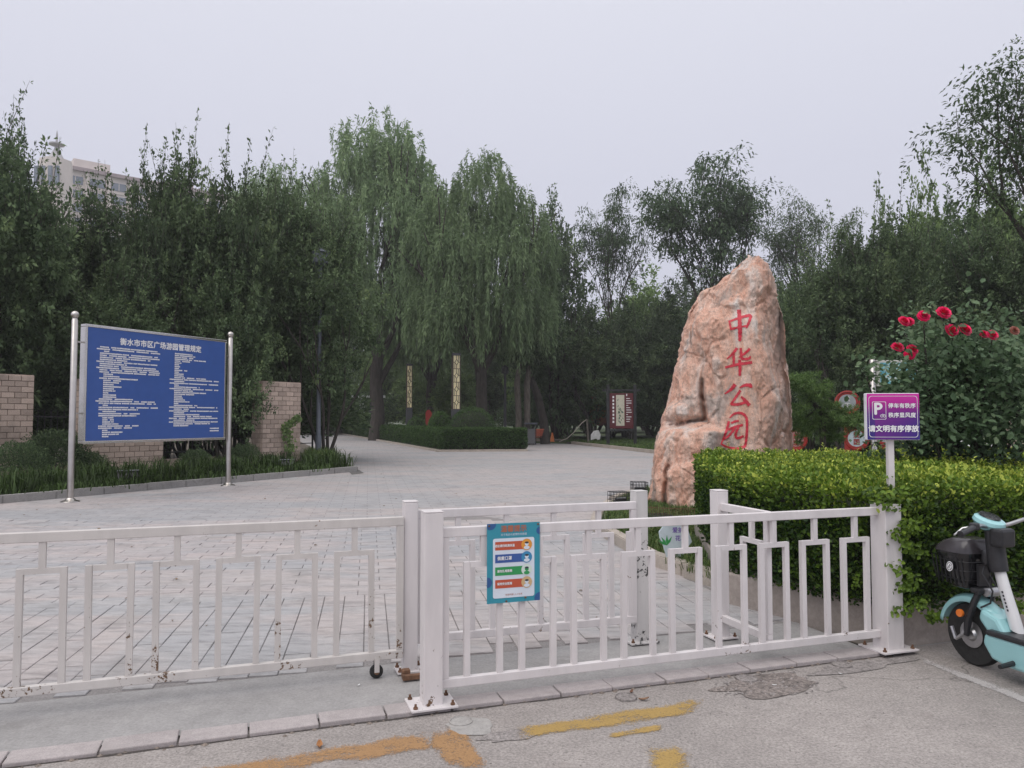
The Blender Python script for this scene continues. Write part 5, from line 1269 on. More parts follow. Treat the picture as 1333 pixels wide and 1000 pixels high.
# ============================================================ CENTRE BED FURNITURE
M_lant = plain('lantern_cream_glass', (.84, .74, .46), .4, 0, .1, 4, 0); M_lfr = plain('lantern_dark_frame', (.075, .055, .04), .5)
def lantern(px, Y, base_py, top_py, wpx, label, lit=True):
    c = P(px, 545, Y); zt = topz(top_py, Y); zb = topz(base_py, Y); wd = wpx * Y / FPX / 1.08
    r = empty('lantern_column', (c.x, c.y, .09), label, 'lantern column', 'square lattice lantern columns along the avenue', R(12))
    MB().box((0, 0, (zb - .09) / 2), (wd * 1.12, wd * 1.12, zb - .09)).build('plinth', plain('dark_granite', (.06, .062, .07), .5), r, local=True, bevel=.01)
    H = zt - zb - .14 - .09 + .09; z0 = zb - .09
    MB().box((0, 0, z0 + H / 2), (wd * .9, wd * .9, H - .002)).build('light_body', M_lant if lit else plain('lantern_glass_painted_shade', (.10, .075, .05), .4), r, local=True)  # unlit copy: the column's deep shade is put into the glass colour
    MB().box((0, 0, z0 + H + .07), (wd * 1.04, wd * 1.04, .14)).build('cap', plain('dark_granite', (.06, .062, .07), .5), r, local=True, bevel=.01)
    e_ = wd / 2
    pm = MB().box((0, 0, 0), (.05, .05, H)).mesh('corner_post', M_lfr)
    for x in (-1, 1):
        for y in (-1, 1): inst('corner_post', pm, r, (x * (e_ - .02), y * (e_ - .02), z0 + H / 2))
    nseg = 4; hh = H / nseg; lt = MB(); tk = .006 + .0002 * Y
    for f, (dx, dy) in enumerate(((0, -1), (1, 0), (0, 1), (-1, 0))):
        ex = Vector((-dy, dx, 0)); o = Vector((dx, dy, 0)) * (e_ * .93)
        def L(a, b_): lt.tube([o + ex * a[0] * e_ * .9 + Vector((0, 0, z0 + a[1])), o + ex * b_[0] * e_ * .9 + Vector((0, 0, z0 + b_[1]))], tk, 4)
        for k in range(nseg):
            zb_, zm, zt_ = k * hh, (k + .5) * hh, (k + 1) * hh
            L((-1, zb_ + .01), (1, zb_ + .01)); qd = .5; dh = hh * .22
            L((0, zb_), (0, zm - dh)); L((0, zm + dh), (0, zt_)); L((0, zm - dh), (qd, zm)); L((qd, zm), (0, zm + dh)); L((0, zm + dh), (-qd, zm)); L((-qd, zm), (0, zm - dh)); L((-1, zm), (-qd, zm)); L((qd, zm), (1, zm))
            L((-qd, zb_), (-qd, zm)); L((qd, zm), (qd, zt_))
    lt.build('lattice', M_lfr, r, local=True, kind='stuff')
lantern(593.5, 41.8, 533, 460, 11, 'nearest and tallest lattice lantern column behind the dome shrub')
lantern(532.5, 55, 531, 474, 8, 'second lattice lantern column standing by the big willow trunk')
lantern(485, 66, 524, 476, 8, 'lattice lantern column with deep shade painted into its nearly black glass', False)
lantern(450, 90, 531, 500, 6.5, 'fourth lattice lantern column far down the avenue')
lantern(424, 100, 530, 500, 6, 'farthest lattice lantern column beside the grey lamp pole')
def obj1(name, mb, mat, label, cat, **kw):
    return tag(mb.build(name, mat, **kw), label, cat)
M_redp = plain('red_paint', (.28, .02, .015), .5); M_wht = plain('white_plaster', (.62, .62, .62), .6)
c = P(558, 545, 52); r = empty('red_marker', (c.x, c.y, .09), 'red pointed marker with a white strip between the two lanterns', 'marker', None, R(5))
MB().slab([(-.21, 0), (.21, 0), (.21, 1.9), (.12, 2.05), (0, 2.12), (-.12, 2.05), (-.21, 1.9)], .14, frame_mat(Vector((c.x, c.y, .09)), Vector((1, .1, 0)))).build('body', M_redp, r)
MB().box((0, -.02, 1.35), (.14, .05, .8)).build('white_strip', M_wht, r, local=True)
c = P(571, 545, 50); obj1('white_stone', MB().box((c.x, c.y, .62), (.26, .2, 1.0), .3), M_wht, 'small white upright stone between the red marker and the tall lantern', 'stone', bevel=.03)
c = P(629.5, 545, 56); r = empty('white_statue', (c.x, c.y, .09), 'small white statue on a pedestal behind the large dome shrub', 'statue')
MB().box((0, 0, .5), (.5, .4, .9)).build('pedestal', M_wht, r, local=True, bevel=.02)
MB().tube([(0, 0, .95), (-.05, 0, 1.2), (0, 0, 1.5), (.02, 0, 1.75)], [.24, .16, .13, .07], 10).ball((.02, 0, 1.87), .1, 8).build('figure', M_wht, r, local=True, smooth=True)
c = P(481, 545, 74); r = empty('white_gate', (c.x, c.y, .09), 'white open gateway with two posts and a beam at the avenue end', 'gateway', None, .1)
for x in (-.75, .8):
    MB().tube([(x, 0, 0), (x * .97, 0, 3.5)], [.34, .22], 4).build('post', M_wht, r, local=True)
MB().box((-.2, 0, 3.65), (3.4, .4, .22)).build('beam', M_wht, r, local=True)
c = P(657.5, 545, 46); obj1('dark_lamp_post', MB().lathe((c.x, c.y, .09), [(.13, 0), (.12, .8), (.09, .9), (.08, 4.2), (.2, 4.25), (.2, 4.6), (.05, 4.75)], 12), M_blackp, 'thin dark post right of the large dome shrub', 'lamp post', smooth=True)
# wrapped trunks, leaning dark trunk
for px, x2, lab in ((675, 673, 'pale wrapped trunk, the left one of the pair behind the bench'), (685, 686, 'pale wrapped trunk, the right one of the pair behind the bench')):
    a, b_ = P(px, 572, 47), P(x2, 500, 47); r = empty('wrapped_tree', (a.x, a.y, .09), lab, 'tree', 'pair of wrapped trunks')
    m_ = MB().tube([(a.x, a.y, .0), a.lerp(b_, .4) + Vector((.05, 0, 0)), b_, b_ + Vector((.2, .2, 1.5))], [.24, .2, .2, .12], 10).build('trunk', M_barkl, r, smooth=True)
    n = 2600; d = rdir(n) * (rng.random(n) ** .4)[:, None] * np.array([1.9, 1.9, 1.3]) + np.array([b_.x + .2, b_.y + .2, b_.z + 2.3]); sz = .2 * (.6 + .8 * rng.random(n))
    v_, f_, l_ = leaves(d, unit(rdir(n) - np.array([0, 0, .5])), rdir(n), sz, sz * .5, rng.random(n) * .8); attach(nmesh('crown', v_, f_, M_crab, l_), 'crown', r, kind='stuff')
a = P(712, 578, 48); r = empty('leaning_tree', (a.x, a.y, .09), 'dark tree trunk leaning left behind the rubble', 'tree')
MB().tube([(a.x - .1, a.y, 0), P(707, 545, 48), P(699, 512, 48), P(690, 490, 48), P(684, 455, 48)], [.34, .27, .25, .2, .12], 10).build('trunk', M_bark, r, smooth=True)
n = 5200; d = rdir(n) * (rng.random(n) ** .4)[:, None] * np.array([2.9, 2.4, 2.0]) + np.array(tuple(P(690, 440, 48))); sz = .2 * (.6 + .8 * rng.random(n))
v_, f_, l_ = leaves(d, unit(rdir(n) - np.array([0, 0, .5])), rdir(n), sz, sz * .5, rng.random(n) * .7); attach(nmesh('crown', v_, f_, M_crab, l_), 'crown', r, kind='stuff')
# bench, bin, cone, rubble, rope and stake
M_org = plain('orange_red_slats', (.48, .10, .045), .55)
c = G(692, 578, 0); b0 = empty('park_bench', (c.x + .15, c.y - .9, 0), 'orange slatted bench with black iron ends past the right end of the box hedge', 'bench', None, R(62))
for x in (-.65, .65):
    MB().tube([(x, .28, .0), (x, .22, .25), (x, .26, .42)], .025, 6).tube([(x, -.3, 0), (x, -.2, .25), (x, -.2, .42), (x, -.34, .95)], .025, 6).tube([(x, .26, .42), (x, -.2, .42)], .025, 6).tube([(x, .28, .42), (x, .28, .62), (x, -.2, .66)], .022, 6).build('end_frame', M_black, b0, local=True)
for i in range(6): MB().box((0, .24 - i * .085, .45), (1.5, .07, .03)).build('seat_slat', M_org, b0, local=True)
for i in range(5): MB().box((0, -.225 - i * .028, .56 + i * .09), (1.5, .03, .075), M=Matrix.Rotation(R(-15), 3, 'X')).build('back_slat', M_org, b0, local=True)
c = P(691, 545, 46.5); r = empty('litter_bin', (c.x, c.y, .02), 'grey litter bin with a dark lid behind the orange bench', 'bin')
MB().box((0, 0, .5), (.5, .4, .9)).build('body', plain('bin_grey', (.13, .13, .135), .5), r, local=True, bevel=.02)
MB().box((0, 0, 1.28), (.78, .5, .1)).build('lid', plain('bin_lid', (.10, .11, .13), .5), r, local=True, bevel=.02)
for x in (-.3, .3): MB().box((x, 0, .62), (.04, .3, 1.24)).build('side_post', M_black, r, local=True)
c = G(719, 577, 0); r = empty('traffic_cone', (c.x, c.y, 0), 'orange traffic cone standing in front of the rubble', 'cone')
MB().lathe((0, 0, 0), [(.18, .03), (.05, .66), (.045, .68)], 16).build('cone', plain('cone_orange', (.62, .16, .03), .5), r, local=True, smooth=True)
MB().box((0, 0, .015), (.45, .45, .03)).build('base', M_black, r, local=True)
MB().lathe((0, 0, 0), [(.125, .26), (.085, .46)], 16).build('band', plain('cone_band', (.7, .5, .3), .5), r, local=True)
rnd.seed(8)
rub = MB()
for i in range(130):
    c = G(rnd.uniform(698, 752), rnd.uniform(569.5, 576.5), 0); k = rnd.uniform(.06, .26); rub.box((c.x, c.y, k * .3 + .03 * rnd.random()), (k * 1.5, k, k * .6), rnd.uniform(0, 3), M=Matrix.Rotation(rnd.uniform(0, 3), 3, 'Z') @ Matrix.Rotation(rnd.uniform(-.5, .5), 3, 'X'))
tag(rub.build('rubble', ground_mat('rubble_stone', (.30, .24, .20), 12, .4, 2)), 'heap of broken stone between the bench and the stake', 'rubble', kind='stuff')
for i, (x0, y0, x1, y1, lab) in enumerate(((722, 573, 752, 570, 'long pale plank lying on top of the rubble'), (730, 576, 745, 578, 'short dark plank at the edge of the paving'), (706, 571, 722, 575, 'plank tilted against the traffic cone'))):
    a, b_ = G(x0, y0, .22 if i != 1 else .06), G(x1, y1, .16 if i != 1 else .06); b_ = Vector((b_.x, a.y + (b_.y - a.y) * .4, b_.z)); mb = MB().tube([a, b_], .07, 4)
    obj1('loose_plank', mb, M_barkl if i != 1 else M_bark, lab, 'plank')
sa1, sb1 = P(766, 578, 47), P(764, 546, 47); obj1('wooden_stake', MB().tube([(sa1.x, sa1.y, .0), sb1], [.07, .05], 7), M_barkl, 'short wooden stake holding the rope beside the lawn', 'stake')
obj1('rope', MB().tube([sb1, P(757, 551, 47), P(748, 562, 47), P(738, 571, 47.2), P(728, 575, 47.5)], .025, 5), plain('pale_rope', (.42, .38, .32), .9), 'pale rope hanging from the stake down to the rubble', 'rope')
def plaque(name, pts, Y, th, mat, label, cat, lean=0):
    c = P(sum(p[0] for p in pts) / len(pts), max(p[1] for p in pts), Y); r = empty(name, (c.x, c.y, max(.085, c.z)), label, cat)
    M = frame_mat(P(pts[0][0], pts[0][1], Y), Vector((1, .1, 0)), Vector((0, lean, 1))); inv = M.inverted()
    loc = [(inv @ P(x, y, Y)) for x, y in pts]; return r, M, MB().slab([(p.x, p.y) for p in loc], th, M).build('panel', mat, r, bevel=.006), inv
plaque('fan_plaque', [(769, 573), (769, 566), (773, 561), (779, 560), (782, 566), (781, 572), (778, 573), (776, 571), (773, 572)], 46, .06, M_wht, 'white scalloped plaque standing in the lawn left of the maroon panel', 'plaque')
# maroon display panel
c0, c1 = G(791, 582, .1), G(826, 583, .1); Yb = 43.5
xl_, xr_ = P(791.5, 545, Yb).x, P(826.5, 545, Yb).x; r = empty('maroon_display', ((xl_ + xr_) / 2, Yb, .1), 'maroon display panel with a bamboo picture between two black posts', 'display board')
for x in (xl_, xr_): MB().box((x, Yb, 1.82), (.17, .17, 3.44)).build('post', M_blackp, r, bevel=.01)
zt_, zb_ = topz(512, Yb), topz(558, Yb)
MB().box(((xl_ + xr_) / 2, Yb, zt_ + .17), (xr_ - xl_ + .62, .1, .12)).build('cross_beam', M_blackp, r)
MB().box(((xl_ + xr_) / 2, Yb, (zt_ + zb_) / 2), (xr_ - xl_ - .18, .09, zt_ - zb_)).build('panel', plain('maroon', (.10, .012, .018), .5), r, bevel=.01)
MB().box(((xl_ + xr_) / 2, Yb, zb_ - .09), (xr_ - xl_ - .18, .11, .12)).build('lower_beam', M_blackp, r)
Mm = frame_mat(Vector((xl_ + .09, Yb - .047, zb_)), Vector((1, 0, 0))); mw, mh = xr_ - xl_ - .18, zt_ - zb_
pic = MB(); rect(pic, Mm, mw * .27, mh * .08, mw * .62, mh * .95, .003); pic = pic.build('picture', plain('paper_cream', (.55, .52, .42), .6), r)
bb = MB()
for k in range(26):
    x, y = mw * rnd.uniform(.36, .54), mh * rnd.uniform(.2, .85); a = rnd.uniform(-2.4, -.8); d = Vector((math.cos(a), math.sin(a))); L = .16
    bb.add([Mm @ Vector((x, y, .006)), Mm @ Vector((x + d.x * L * .5 - d.y * .025, y + d.y * L * .5 + d.x * .025, .006)), Mm @ Vector((x + d.x * L, y + d.y * L, .006)), Mm @ Vector((x + d.x * L * .5 + d.y * .025, y + d.y * L * .5 - d.x * .025, .006))], [(0, 1, 2, 3)])
bb.build('bamboo_print', plain('bamboo_ink', (.05, .12, .09), .6), pic, kind='stuff')
bb = MB()
for k in range(8): y = mh * (.86 - .1 * k); rect(bb, Mm, mw * .12, y, mw * .19, y + mh * .06, .004)
for k in range(11): y = mh * (.84 - .065 * k); rect(bb, Mm, mw * .70, y, mw * (.93 - .12 * (k % 4 == 3) - .1 * rnd.random()), y + mh * .02, .004)
rect(bb, Mm, mw * .70, mh * .92, mw * .74, mh * .98, .004)
bb.build('print_lines', M_pwhite, r, kind='stuff')
a, b_ = P(775, 552, 52), P(791, 515, 52); zz0, zz1 = a.z, b_.z
r = empty('orange_billboard', ((a.x + b_.x) / 2, 52, .1), 'dim orange brown picture board behind the maroon display', 'board')
m, n, b = newmat('autumn_print'); n.links.new(ramp(n, noise(n, coords(n, geo=True, scale=(.6, 1, 1)), 1.4, 5, .6, 1.2), [(.35, (.05, .012, .008)), (.5, (.20, .04, .015)), (.62, (.36, .14, .03)), (.7, (.12, .03, .015))]), b.inputs['Base Color'])
MB().box(((a.x + b_.x) / 2 - .2, 52, (zz0 + zz1) / 2), (b_.x - a.x + .5, .1, zz1 - zz0 + .2)).build('panel', m, r)
for x in (a.x - .2, b_.x - .1): MB().box((x, 52.1, zz0 / 2 + .05), (.1, .08, zz0)).build('leg', M_blackp, r)
# ============================================================ RIGHT SIDE BEHIND THE GOLDEN HEDGE
rnd.seed(77)
c = P(1262, 545, 7.9); rb = empty('rose_bush', (c.x, c.y, .25), 'tall rose bush with large crimson blooms rising behind the golden hedge', 'rose bush')
stems = MB(); RY = 7.9
tipspx = [(1176, 423), (1187, 455), (1202, 412), (1226, 412), (1240, 432), (1253, 432), (1280, 434), (1292, 438), (1150, 490), (1170, 500), (1318, 432), (1210, 470), (1300, 470), (1345, 440), (1370, 470), (1230, 500), (1270, 520), (1330, 510), (1128, 490), (1190, 530)]
cents = []
for i, (x, y) in enumerate(tipspx):
    Yt = RY + rnd.uniform(-.5, .5); tip = P(x, y, Yt); b0_ = Vector((c.x + rnd.uniform(-.25, .35), RY + rnd.uniform(-.2, .2), .3)); pth = []
    for k in range(8):
        t = k / 7; p = b0_.lerp(tip, t); p += Vector((0, 0, .35 * math.sin(math.pi * t))) * .5; p.x += (tip.x - b0_.x) * (.18 * math.sin(math.pi * t)); pth.append(p)
    stems.tube(pth, [.022 - .0022 * k for k in range(8)], 6)
    for k in range(2, 8):
        for _ in range(3): cents.append(pth[k] + Vector((rnd.gauss(0, .14), rnd.gauss(0, .2), rnd.gauss(0, .12))))
for _ in range(380):                                   # fill of the rounded crown
    x = rnd.uniform(1150, 1390); y = rnd.uniform(438, 572); u_ = (x - 1268) / 112; w_ = (y - 512) / 76
    if u_ * u_ + w_ * w_ < 1 or (x > 1200 and y < 545 and y > 440 + abs(x - 1245) * .12 and x < 1380): cents.append(P(x, y, RY + rnd.uniform(-.8, .7)))
attach(stems.mesh('canes', M_bark), 'canes', rb)
C_ = np.array([tuple(p) for p in cents]); per = 17; B = np.repeat(C_, per, 0) + rng.normal(size=(len(C_) * per, 3)) * .085
A = unit(rdir(len(B)) + np.array([0, -.35, -.1])); N2 = unit(rdir(len(B)) * .6 + np.array([0, -.3, .8])); sz = .068 * (.55 + .7 * rng.random(len(B)))
v_, f_, l_ = leaves(B, A, N2, sz, sz * .68, np.clip(np.repeat(rng.random(len(C_)) * .5, per) + rng.random(len(B)) * .5, 0, 1), True)
attach(nmesh('foliage', v_, f_, M_rose_leaf, l_), 'foliage', rb, kind='stuff')
M_petal = plain('crimson_petal', (.82, .015, .12), .5, 0, .25, 25, 0, True, .3); M_petal2 = plain('faded_petal', (.42, .16, .12), .6)
def rose(p, r, mat):
    mb = MB(); Q = Matrix.Rotation(R(rnd.uniform(35, 62)), 3, 'X') @ Matrix.Rotation(rnd.uniform(-.4, .4), 3, 'Y')
    for ring, (n, ro, up, tilt, sz_) in enumerate(((4, .10, .34, 1.35, .40), (6, .22, .26, 1.1, .50), (7, .36, .14, .8, .58), (8, .46, .02, .5, .62), (9, .52, -.10, .15, .58))):
        for k in range(n):
            a = 2 * math.pi * (k + .5 * (ring % 2)) / n + rnd.uniform(-.2, .2); out = Vector((math.cos(a), math.sin(a), 0)); sd_ = Vector((-out.y, out.x, 0)); vs_ = []
            upv = (out * math.cos(tilt) + Vector((0, 0, 1)) * math.sin(tilt))
            for i in range(4):
                for j in range(4):
                    u, v = i / 3, j / 3 - .5; wd = sz_ * math.sin(math.pi * (.2 + .62 * u)) * 1.9
                    q = out * ro * .6 + Vector((0, 0, up)) + upv * (u * sz_) + sd_ * v * wd - out * (v * v) * .9 * sz_ + out * (max(0, u - .66)) * .6 * sz_
                    vs_.append(p + Q @ (q * r * 1.0))
            mb.add(vs_, [(i * 4 + j, i * 4 + j + 1, i * 4 + j + 5, i * 4 + j + 4) for i in range(3) for j in range(3)])
    o = mb.build('rose_bloom', mat, rb, smooth=True); return o
for x, y, r in ((1176, 419, .060), (1187, 456, .062), (1202, 412, .062), (1228, 408, .074), (1238, 431, .072), (1255, 430, .072), (1168, 453, .064), (1184, 462, .058), (1280, 436, .05), (1291, 437, .06), (1182, 420, .06)):
    rose(P(x, y, RY - .62 + rnd.uniform(-.05, .1)), r * 1.0, M_petal)
rose(P(1320, 431, RY - .6), .05, M_petal2)['label'] = 'faded brownish bloom'
# small pine
c = P(1072, 545, 15.5); pn = empty('small_pine', (c.x, c.y, .085), 'small green pine behind the hedge, left of the purple sign', 'pine')
mb = MB().tube([(c.x, c.y, 0), P(1070, 540, 15.5), P(1052, 515, 15.5), P(1040, 500, 15.5)], [.07, .06, .04, .02], 7)
pc_ = []
for x0, y0, x1, y1 in ((1070, 550, 1110, 548), (1068, 540, 1120, 560), (1062, 530, 1105, 535), (1055, 522, 1030, 540), (1060, 535, 1025, 560), (1050, 515, 1075, 510), (1045, 505, 1028, 495), (1045, 505, 1058, 492), (1070, 555, 1085, 572), (1062, 545, 1040, 575), (1075, 548, 1128, 545)):
    a, b_ = P(x0, y0, 15.5), P(x1, y1, 15.5 + rnd.uniform(-.5, .5)); mb.tube([a, b_], [.025, .01], 5)
    for k in range(34): pc_.append(a.lerp(b_, rnd.random() ** .7) + Vector((rnd.gauss(0, .10), rnd.gauss(0, .16), rnd.gauss(0, .075))))
attach(mb.mesh('trunk', M_bark), 'trunk', pn)
B = np.repeat(np.array([tuple(p) for p in pc_]), 46, 0); A = unit(rdir(len(B)) + np.array([0, 0, .35])); sz = .12 * (.7 + .5 * rng.random(len(B)))
v_, f_, l_ = leaves(B, A, rdir(len(B)), sz, np.full(len(B), .011), np.clip(rng.random(len(B)), 0, 1)); attach(nmesh('needles', v_, f_, M_pine, l_), 'needles', pn, kind='stuff')
# red ringed plaques with two characters each
def ring_plaque(px, py, rpx, Y, words, label, cmat):
    p = P(px, py, Y); r_ = rpx * Y / FPX; root = empty('round_plaque', (p.x, p.y, .085), label, 'plaque', 'round red rimmed plaques behind the hedge')
    M = frame_mat(p, Vector((1, -.25, 0)).normalized()); ax = M.to_3x3()
    MB().lathe(p - ax @ Vector((0, 0, .1)), [(r_ * .8, 0), (r_ * 1.16, .01), (r_ * 1.2, .12), (r_ * 1.06, .13), (r_ * 1.02, .10), (r_ * .8, .095)], 36, ax).build('rim', M_redp, root, smooth=False)
    MB().lathe(p - ax @ Vector((0, 0, .06)), [(r_ * 1.02, 0), (r_ * 1.02, .055), (.001, .056)], 36, ax).build('disc', cmat, root)
    t = MB(); M2 = M @ Matrix.Translation((0, 0, .002)); put_text(t, M2, words[0], 0, r_ * .33, r_ * .62, .002, .004); put_text(t, M2, words[1], 0, -r_ * .38, r_ * .62, .002, .004); t.build('characters', M_wht if 'grey' in cmat.name else M_redp, root, kind='stuff')
    MB().box((p.x, p.y + .06, max(.2, (p.z - r_) / 2 + .02)), (.12, .08, max(.2, p.z - r_))).build('leg', M_redp, root)
pg = plain('plaque_grey', (.30, .33, .34), .5); pb = plain('plaque_pale_blue', (.42, .50, .54), .5); pp_ = plain('plaque_pink', (.45, .20, .20), .5)
ring_plaque(1103, 524, 13, 21, ('公', '正'), 'upper round plaque with a grey face beside the pine', pg)
ring_plaque(1115, 571, 13, 19, ('爱', '国'), 'round plaque with a pale blue face just left of the purple sign pole', pb)
ring_plaque(1220, 574, 12, 19, ('和', '谐'), 'round plaque with a pink face below the rose bush', pp_)
ring_plaque(1152, 566, 12, 22, ('平', '等'), 'round plaque mostly hidden behind the purple sign', pg)
ring_plaque(1036, 572, 12, 20, ('自', '由'), 'round plaque under the small pine by the rock', pp_)
# board on a steel pole behind the roses
c = P(1137, 545, 12); r = empty('picture_board', (c.x, c.y, .085), 'pale board with a blue picture on a steel pole behind the roses', 'board')
zt_ = topz(463, 12)
MB().lathe((c.x, c.y, .0), [(.045, 0), (.045, zt_ - .08), (.03, zt_ - .06)], 14).ball((c.x, c.y, zt_ - .03), .045, 8).build('pole', M_steel, r, smooth=True)
a, b_ = P(1142, 503, 12), P(1188, 470, 12.2); MB().box(((a.x + b_.x) / 2, 12.05, (a.z + b_.z) / 2), (b_.x - a.x, .06, b_.z - a.z)).build('panel', plain('board_cream', (.50, .50, .46), .5), r, bevel=.008)
m, n, b = newmat('blue_print'); n.links.new(ramp(n, noise(n, coords(n, geo=True, scale=(2, 1, 3)), 2.2, 5, .6, .8), [(.42, (.09, .33, .42)), (.52, (.22, .50, .55)), (.6, (.6, .62, .58)), (.68, (.12, .30, .22))]), b.inputs['Base Color'])
mb = MB(); Mx = frame_mat(Vector((a.x, 12.018, a.z)), Vector((1, 0, 0))); rect(mb, Mx, .06, .04, b_.x - a.x - .05, b_.z - a.z - .04, .001); mb.build('picture', m, r)
# second teal board low behind the roses
c = P(1212, 545, 13); a, b_ = P(1196, 562, 13), P(1246, 546, 13); r = empty('teal_board', (c.x, 13, .085), 'low teal board seen through the bottom of the rose bush', 'board')
MB().box(((a.x + b_.x) / 2, 13, (a.z + b_.z) / 2), (b_.x - a.x, .06, b_.z - a.z)).build('panel', plain('teal_board', (.16, .42, .42), .5), r, bevel=.01)
for x in (a.x + .1, b_.x - .1): MB().box((x, 13.02, a.z / 2), (.05, .04, a.z)).build('leg', M_redp, r)
# white canopies and the tan brick pier at the right edge
for px, Y, wpx, top, lab in ((1252, 17, 22, 563, 'white pointed canopy behind the rose stems, the left one'), (1295, 18, 26, 566, 'white low canopy behind the rose stems, the right one')):
    c = P(px, 545, Y); r_ = wpx * Y / FPX; zt_ = topz(top, Y); r = empty('white_canopy', (c.x, Y, .085), lab, 'canopy', 'white canopies behind the roses')
    MB().lathe((c.x, Y, 0), [(r_ * 1.2, zt_ - .75), (r_, zt_ - .55), (r_ * .4, zt_ - .22), (.03, zt_)], 12).build('cover', M_wht, r)
    MB().tube([(c.x, Y, .05), (c.x, Y, zt_ - .2)], .03, 6).build('pole', M_steel, r)
pr = brick_pier(1372, 13.6, 1.1, .4, 1.62, 'tan brick pier at the right edge of the photo behind the hedge')
pr.rotation_euler[2] = 0; pr.location = (P(1352, 545, 13.6).x, 13.6, 0); pr['group'] = 'brick piers of the park wall'
# ============================================================ ROCK BED DETAILS
rnd.seed(5); pts = []
def in_bed(x, y):
    p = Vector((x, y, 0)) - O; s, t = p.dot(U), p.dot(V)
    e_ = np.interp(y, [6.9, 8.4, 11.0, 12.4, 14.2, 16, 17.4], [1.85, 1.63, 1.30, 1.52, 1.98, 2.75, 4.4])
    return x > e_ + .1 and (t > 4.4 or s < 3.0 + (t - 1.5) * .51)
while len(pts) < 3400:
    x, y = rnd.uniform(1.3, 6.5), rnd.uniform(6.9, 18)
    if in_bed(x, y) and mnoise.noise(Vector((x * 1.3, y * 1.3, 0))) > -.42 and (Vector((x, y, 0)) - RC).length > .8: pts.append((x, y, .083))
stuffobj(blades(pts, 'grass', M_grass, .13, .010, 26, .07, lvr=(.15, 1)), 'grass', 'rough grass in the bed around the foot of the rock', 'grass')
pts = [(rnd.uniform(2, 30), rnd.uniform(31, 56), .1) for _ in range(9000)]
pts = [p for p in pts if p[0] > np.interp(p[1], [29, 35.35, 48.2, 52], [9, 6.7, 4.1, 1]) + .2]
stuffobj(blades(pts, 'lawn_grass', M_grass, .16, .03, 12, .16, lvr=(.1, .9)), 'lawn_grass', 'mown grass of the far lawn under the maroon panel', 'grass')
def cage(px, py, Y, wd, ht, rz, label):
    c = G(px, py, .085); r = empty('caged_flood_light', (c.x, c.y, .085), label, 'flood light', 'caged flood lights by the rock', rz); h = wd / 2
    MB().box((0, 0, ht * .42), (wd * .7, wd * .18, ht * .55), M=Matrix.Rotation(R(38), 3, 'X')).build('housing', M_black, r, local=True, bevel=.01)
    MB().box((0, -.01, ht * .42 + .02), (wd * .58, wd * .02, ht * .42), M=Matrix.Rotation(R(38), 3, 'X')).build('glass', plain('lamp_glass', (.35, .37, .38), .15), r, local=True)
    cg = MB()
    for z in np.linspace(.02, ht, 5):
        cg.tube([(-h, -h, z), (h, -h, z), (h, h, z), (-h, h, z), (-h, -h, z)], .005, 4)
    for k in np.linspace(-h, h, 6):
        for a, b_ in (((k, -h), None), ((k, h), None), ((-h, k), None), ((h, k), None)): cg.tube([(a[0], a[1], 0), (a[0], a[1], ht)], .004, 4)
        cg.tube([(k, -h, ht), (k, h, ht)], .004, 4)
    cg.build('wire_cage', M_black, r, local=True, kind='stuff')
cage(807, 662, 14, .30, .28, .4, 'wire caged flood light at the kerb, left of the caged one by the rock'); cage(832, 646, 15.8, .28, .28, .1, 'wire caged flood light touching the left foot of the rock')
cage(858, 681, 12, .30, .12, .2, 'low caged light lying in the grass in front of the rock')
wf = MB(); prv = None
r = empty('wire_edging', tuple(G(880, 684, .085)), 'low rusty wire edging at the front foot of the rock', 'edging fence')
pts = [G(840 + 8 * k, 682 - .45 * abs(k - 6) , .085) for k in range(13)]
for i, p in enumerate(pts):
    wf.tube([p, p + Vector((0, 0, .24))], .005, 4)
    if i:
        q_ = pts[i - 1]
        for z in (.06, .21): wf.tube([q_ + Vector((0, 0, z)), p + Vector((0, 0, z))], .004, 4)
        for k in (1, 2): m__ = q_.lerp(p, k / 3); wf.tube([m__, m__ + Vector((0, 0, .23))], .0035, 4)
wf.build('wires', M_rust, r, kind='stuff')
# scalloped sign in the grass
Yf = 8.1; pts = [(862, 708), (868, 728), (874, 722), (887, 729), (897, 712), (902, 706), (896, 688), (888, 680), (876, 675), (866, 680), (857, 692), (858, 700)]
r, M, pnl, inv = plaque('grass_sign', pts, Yf, .012, plain('pale_blue_board', (.52, .60, .64), .4), 'pale blue leaf shaped sign with purple writing standing in the grass before the rock', 'sign')
M3 = M.copy(); tcx = inv @ P(879, 700, Yf); Mq = M @ Matrix.Translation((tcx.x, tcx.y, .0135))
t = MB(); put_text(t, Mq, '爱护', .03, .075, .062, 0, .001); put_text(t, Mq, '花草', .06, -.01, .062, 0, .001); t.build('purple_words', plain('purple_ink', (.18, .10, .40), .5), pnl)
t = MB()
for a in (60, 90, 125, 150): 
    d = Vector((math.cos(R(a)), math.sin(R(a)))); nrm_ = Vector((-d.y, d.x)) * .014; o = Vector((-.09, -.08)); t.add([Mq @ Vector((o.x, o.y, 0)), Mq @ Vector((o.x + d.x * .05 + nrm_.x, o.y + d.y * .05 + nrm_.y, 0)), Mq @ Vector((o.x + d.x * .11, o.y + d.y * .11, 0)), Mq @ Vector((o.x + d.x * .05 - nrm_.x, o.y + d.y * .05 - nrm_.y, 0))], [(0, 1, 2, 3)])
t.build('green_leaf_print', plain('leaf_ink', (.04, .28, .08), .5), pnl)
p = P(879, 728, Yf); MB().tube([(p.x, p.y + .01, .06), (p.x, p.y + .01, p.z + .1)], .012, 6).build('stake', M_steel, r)

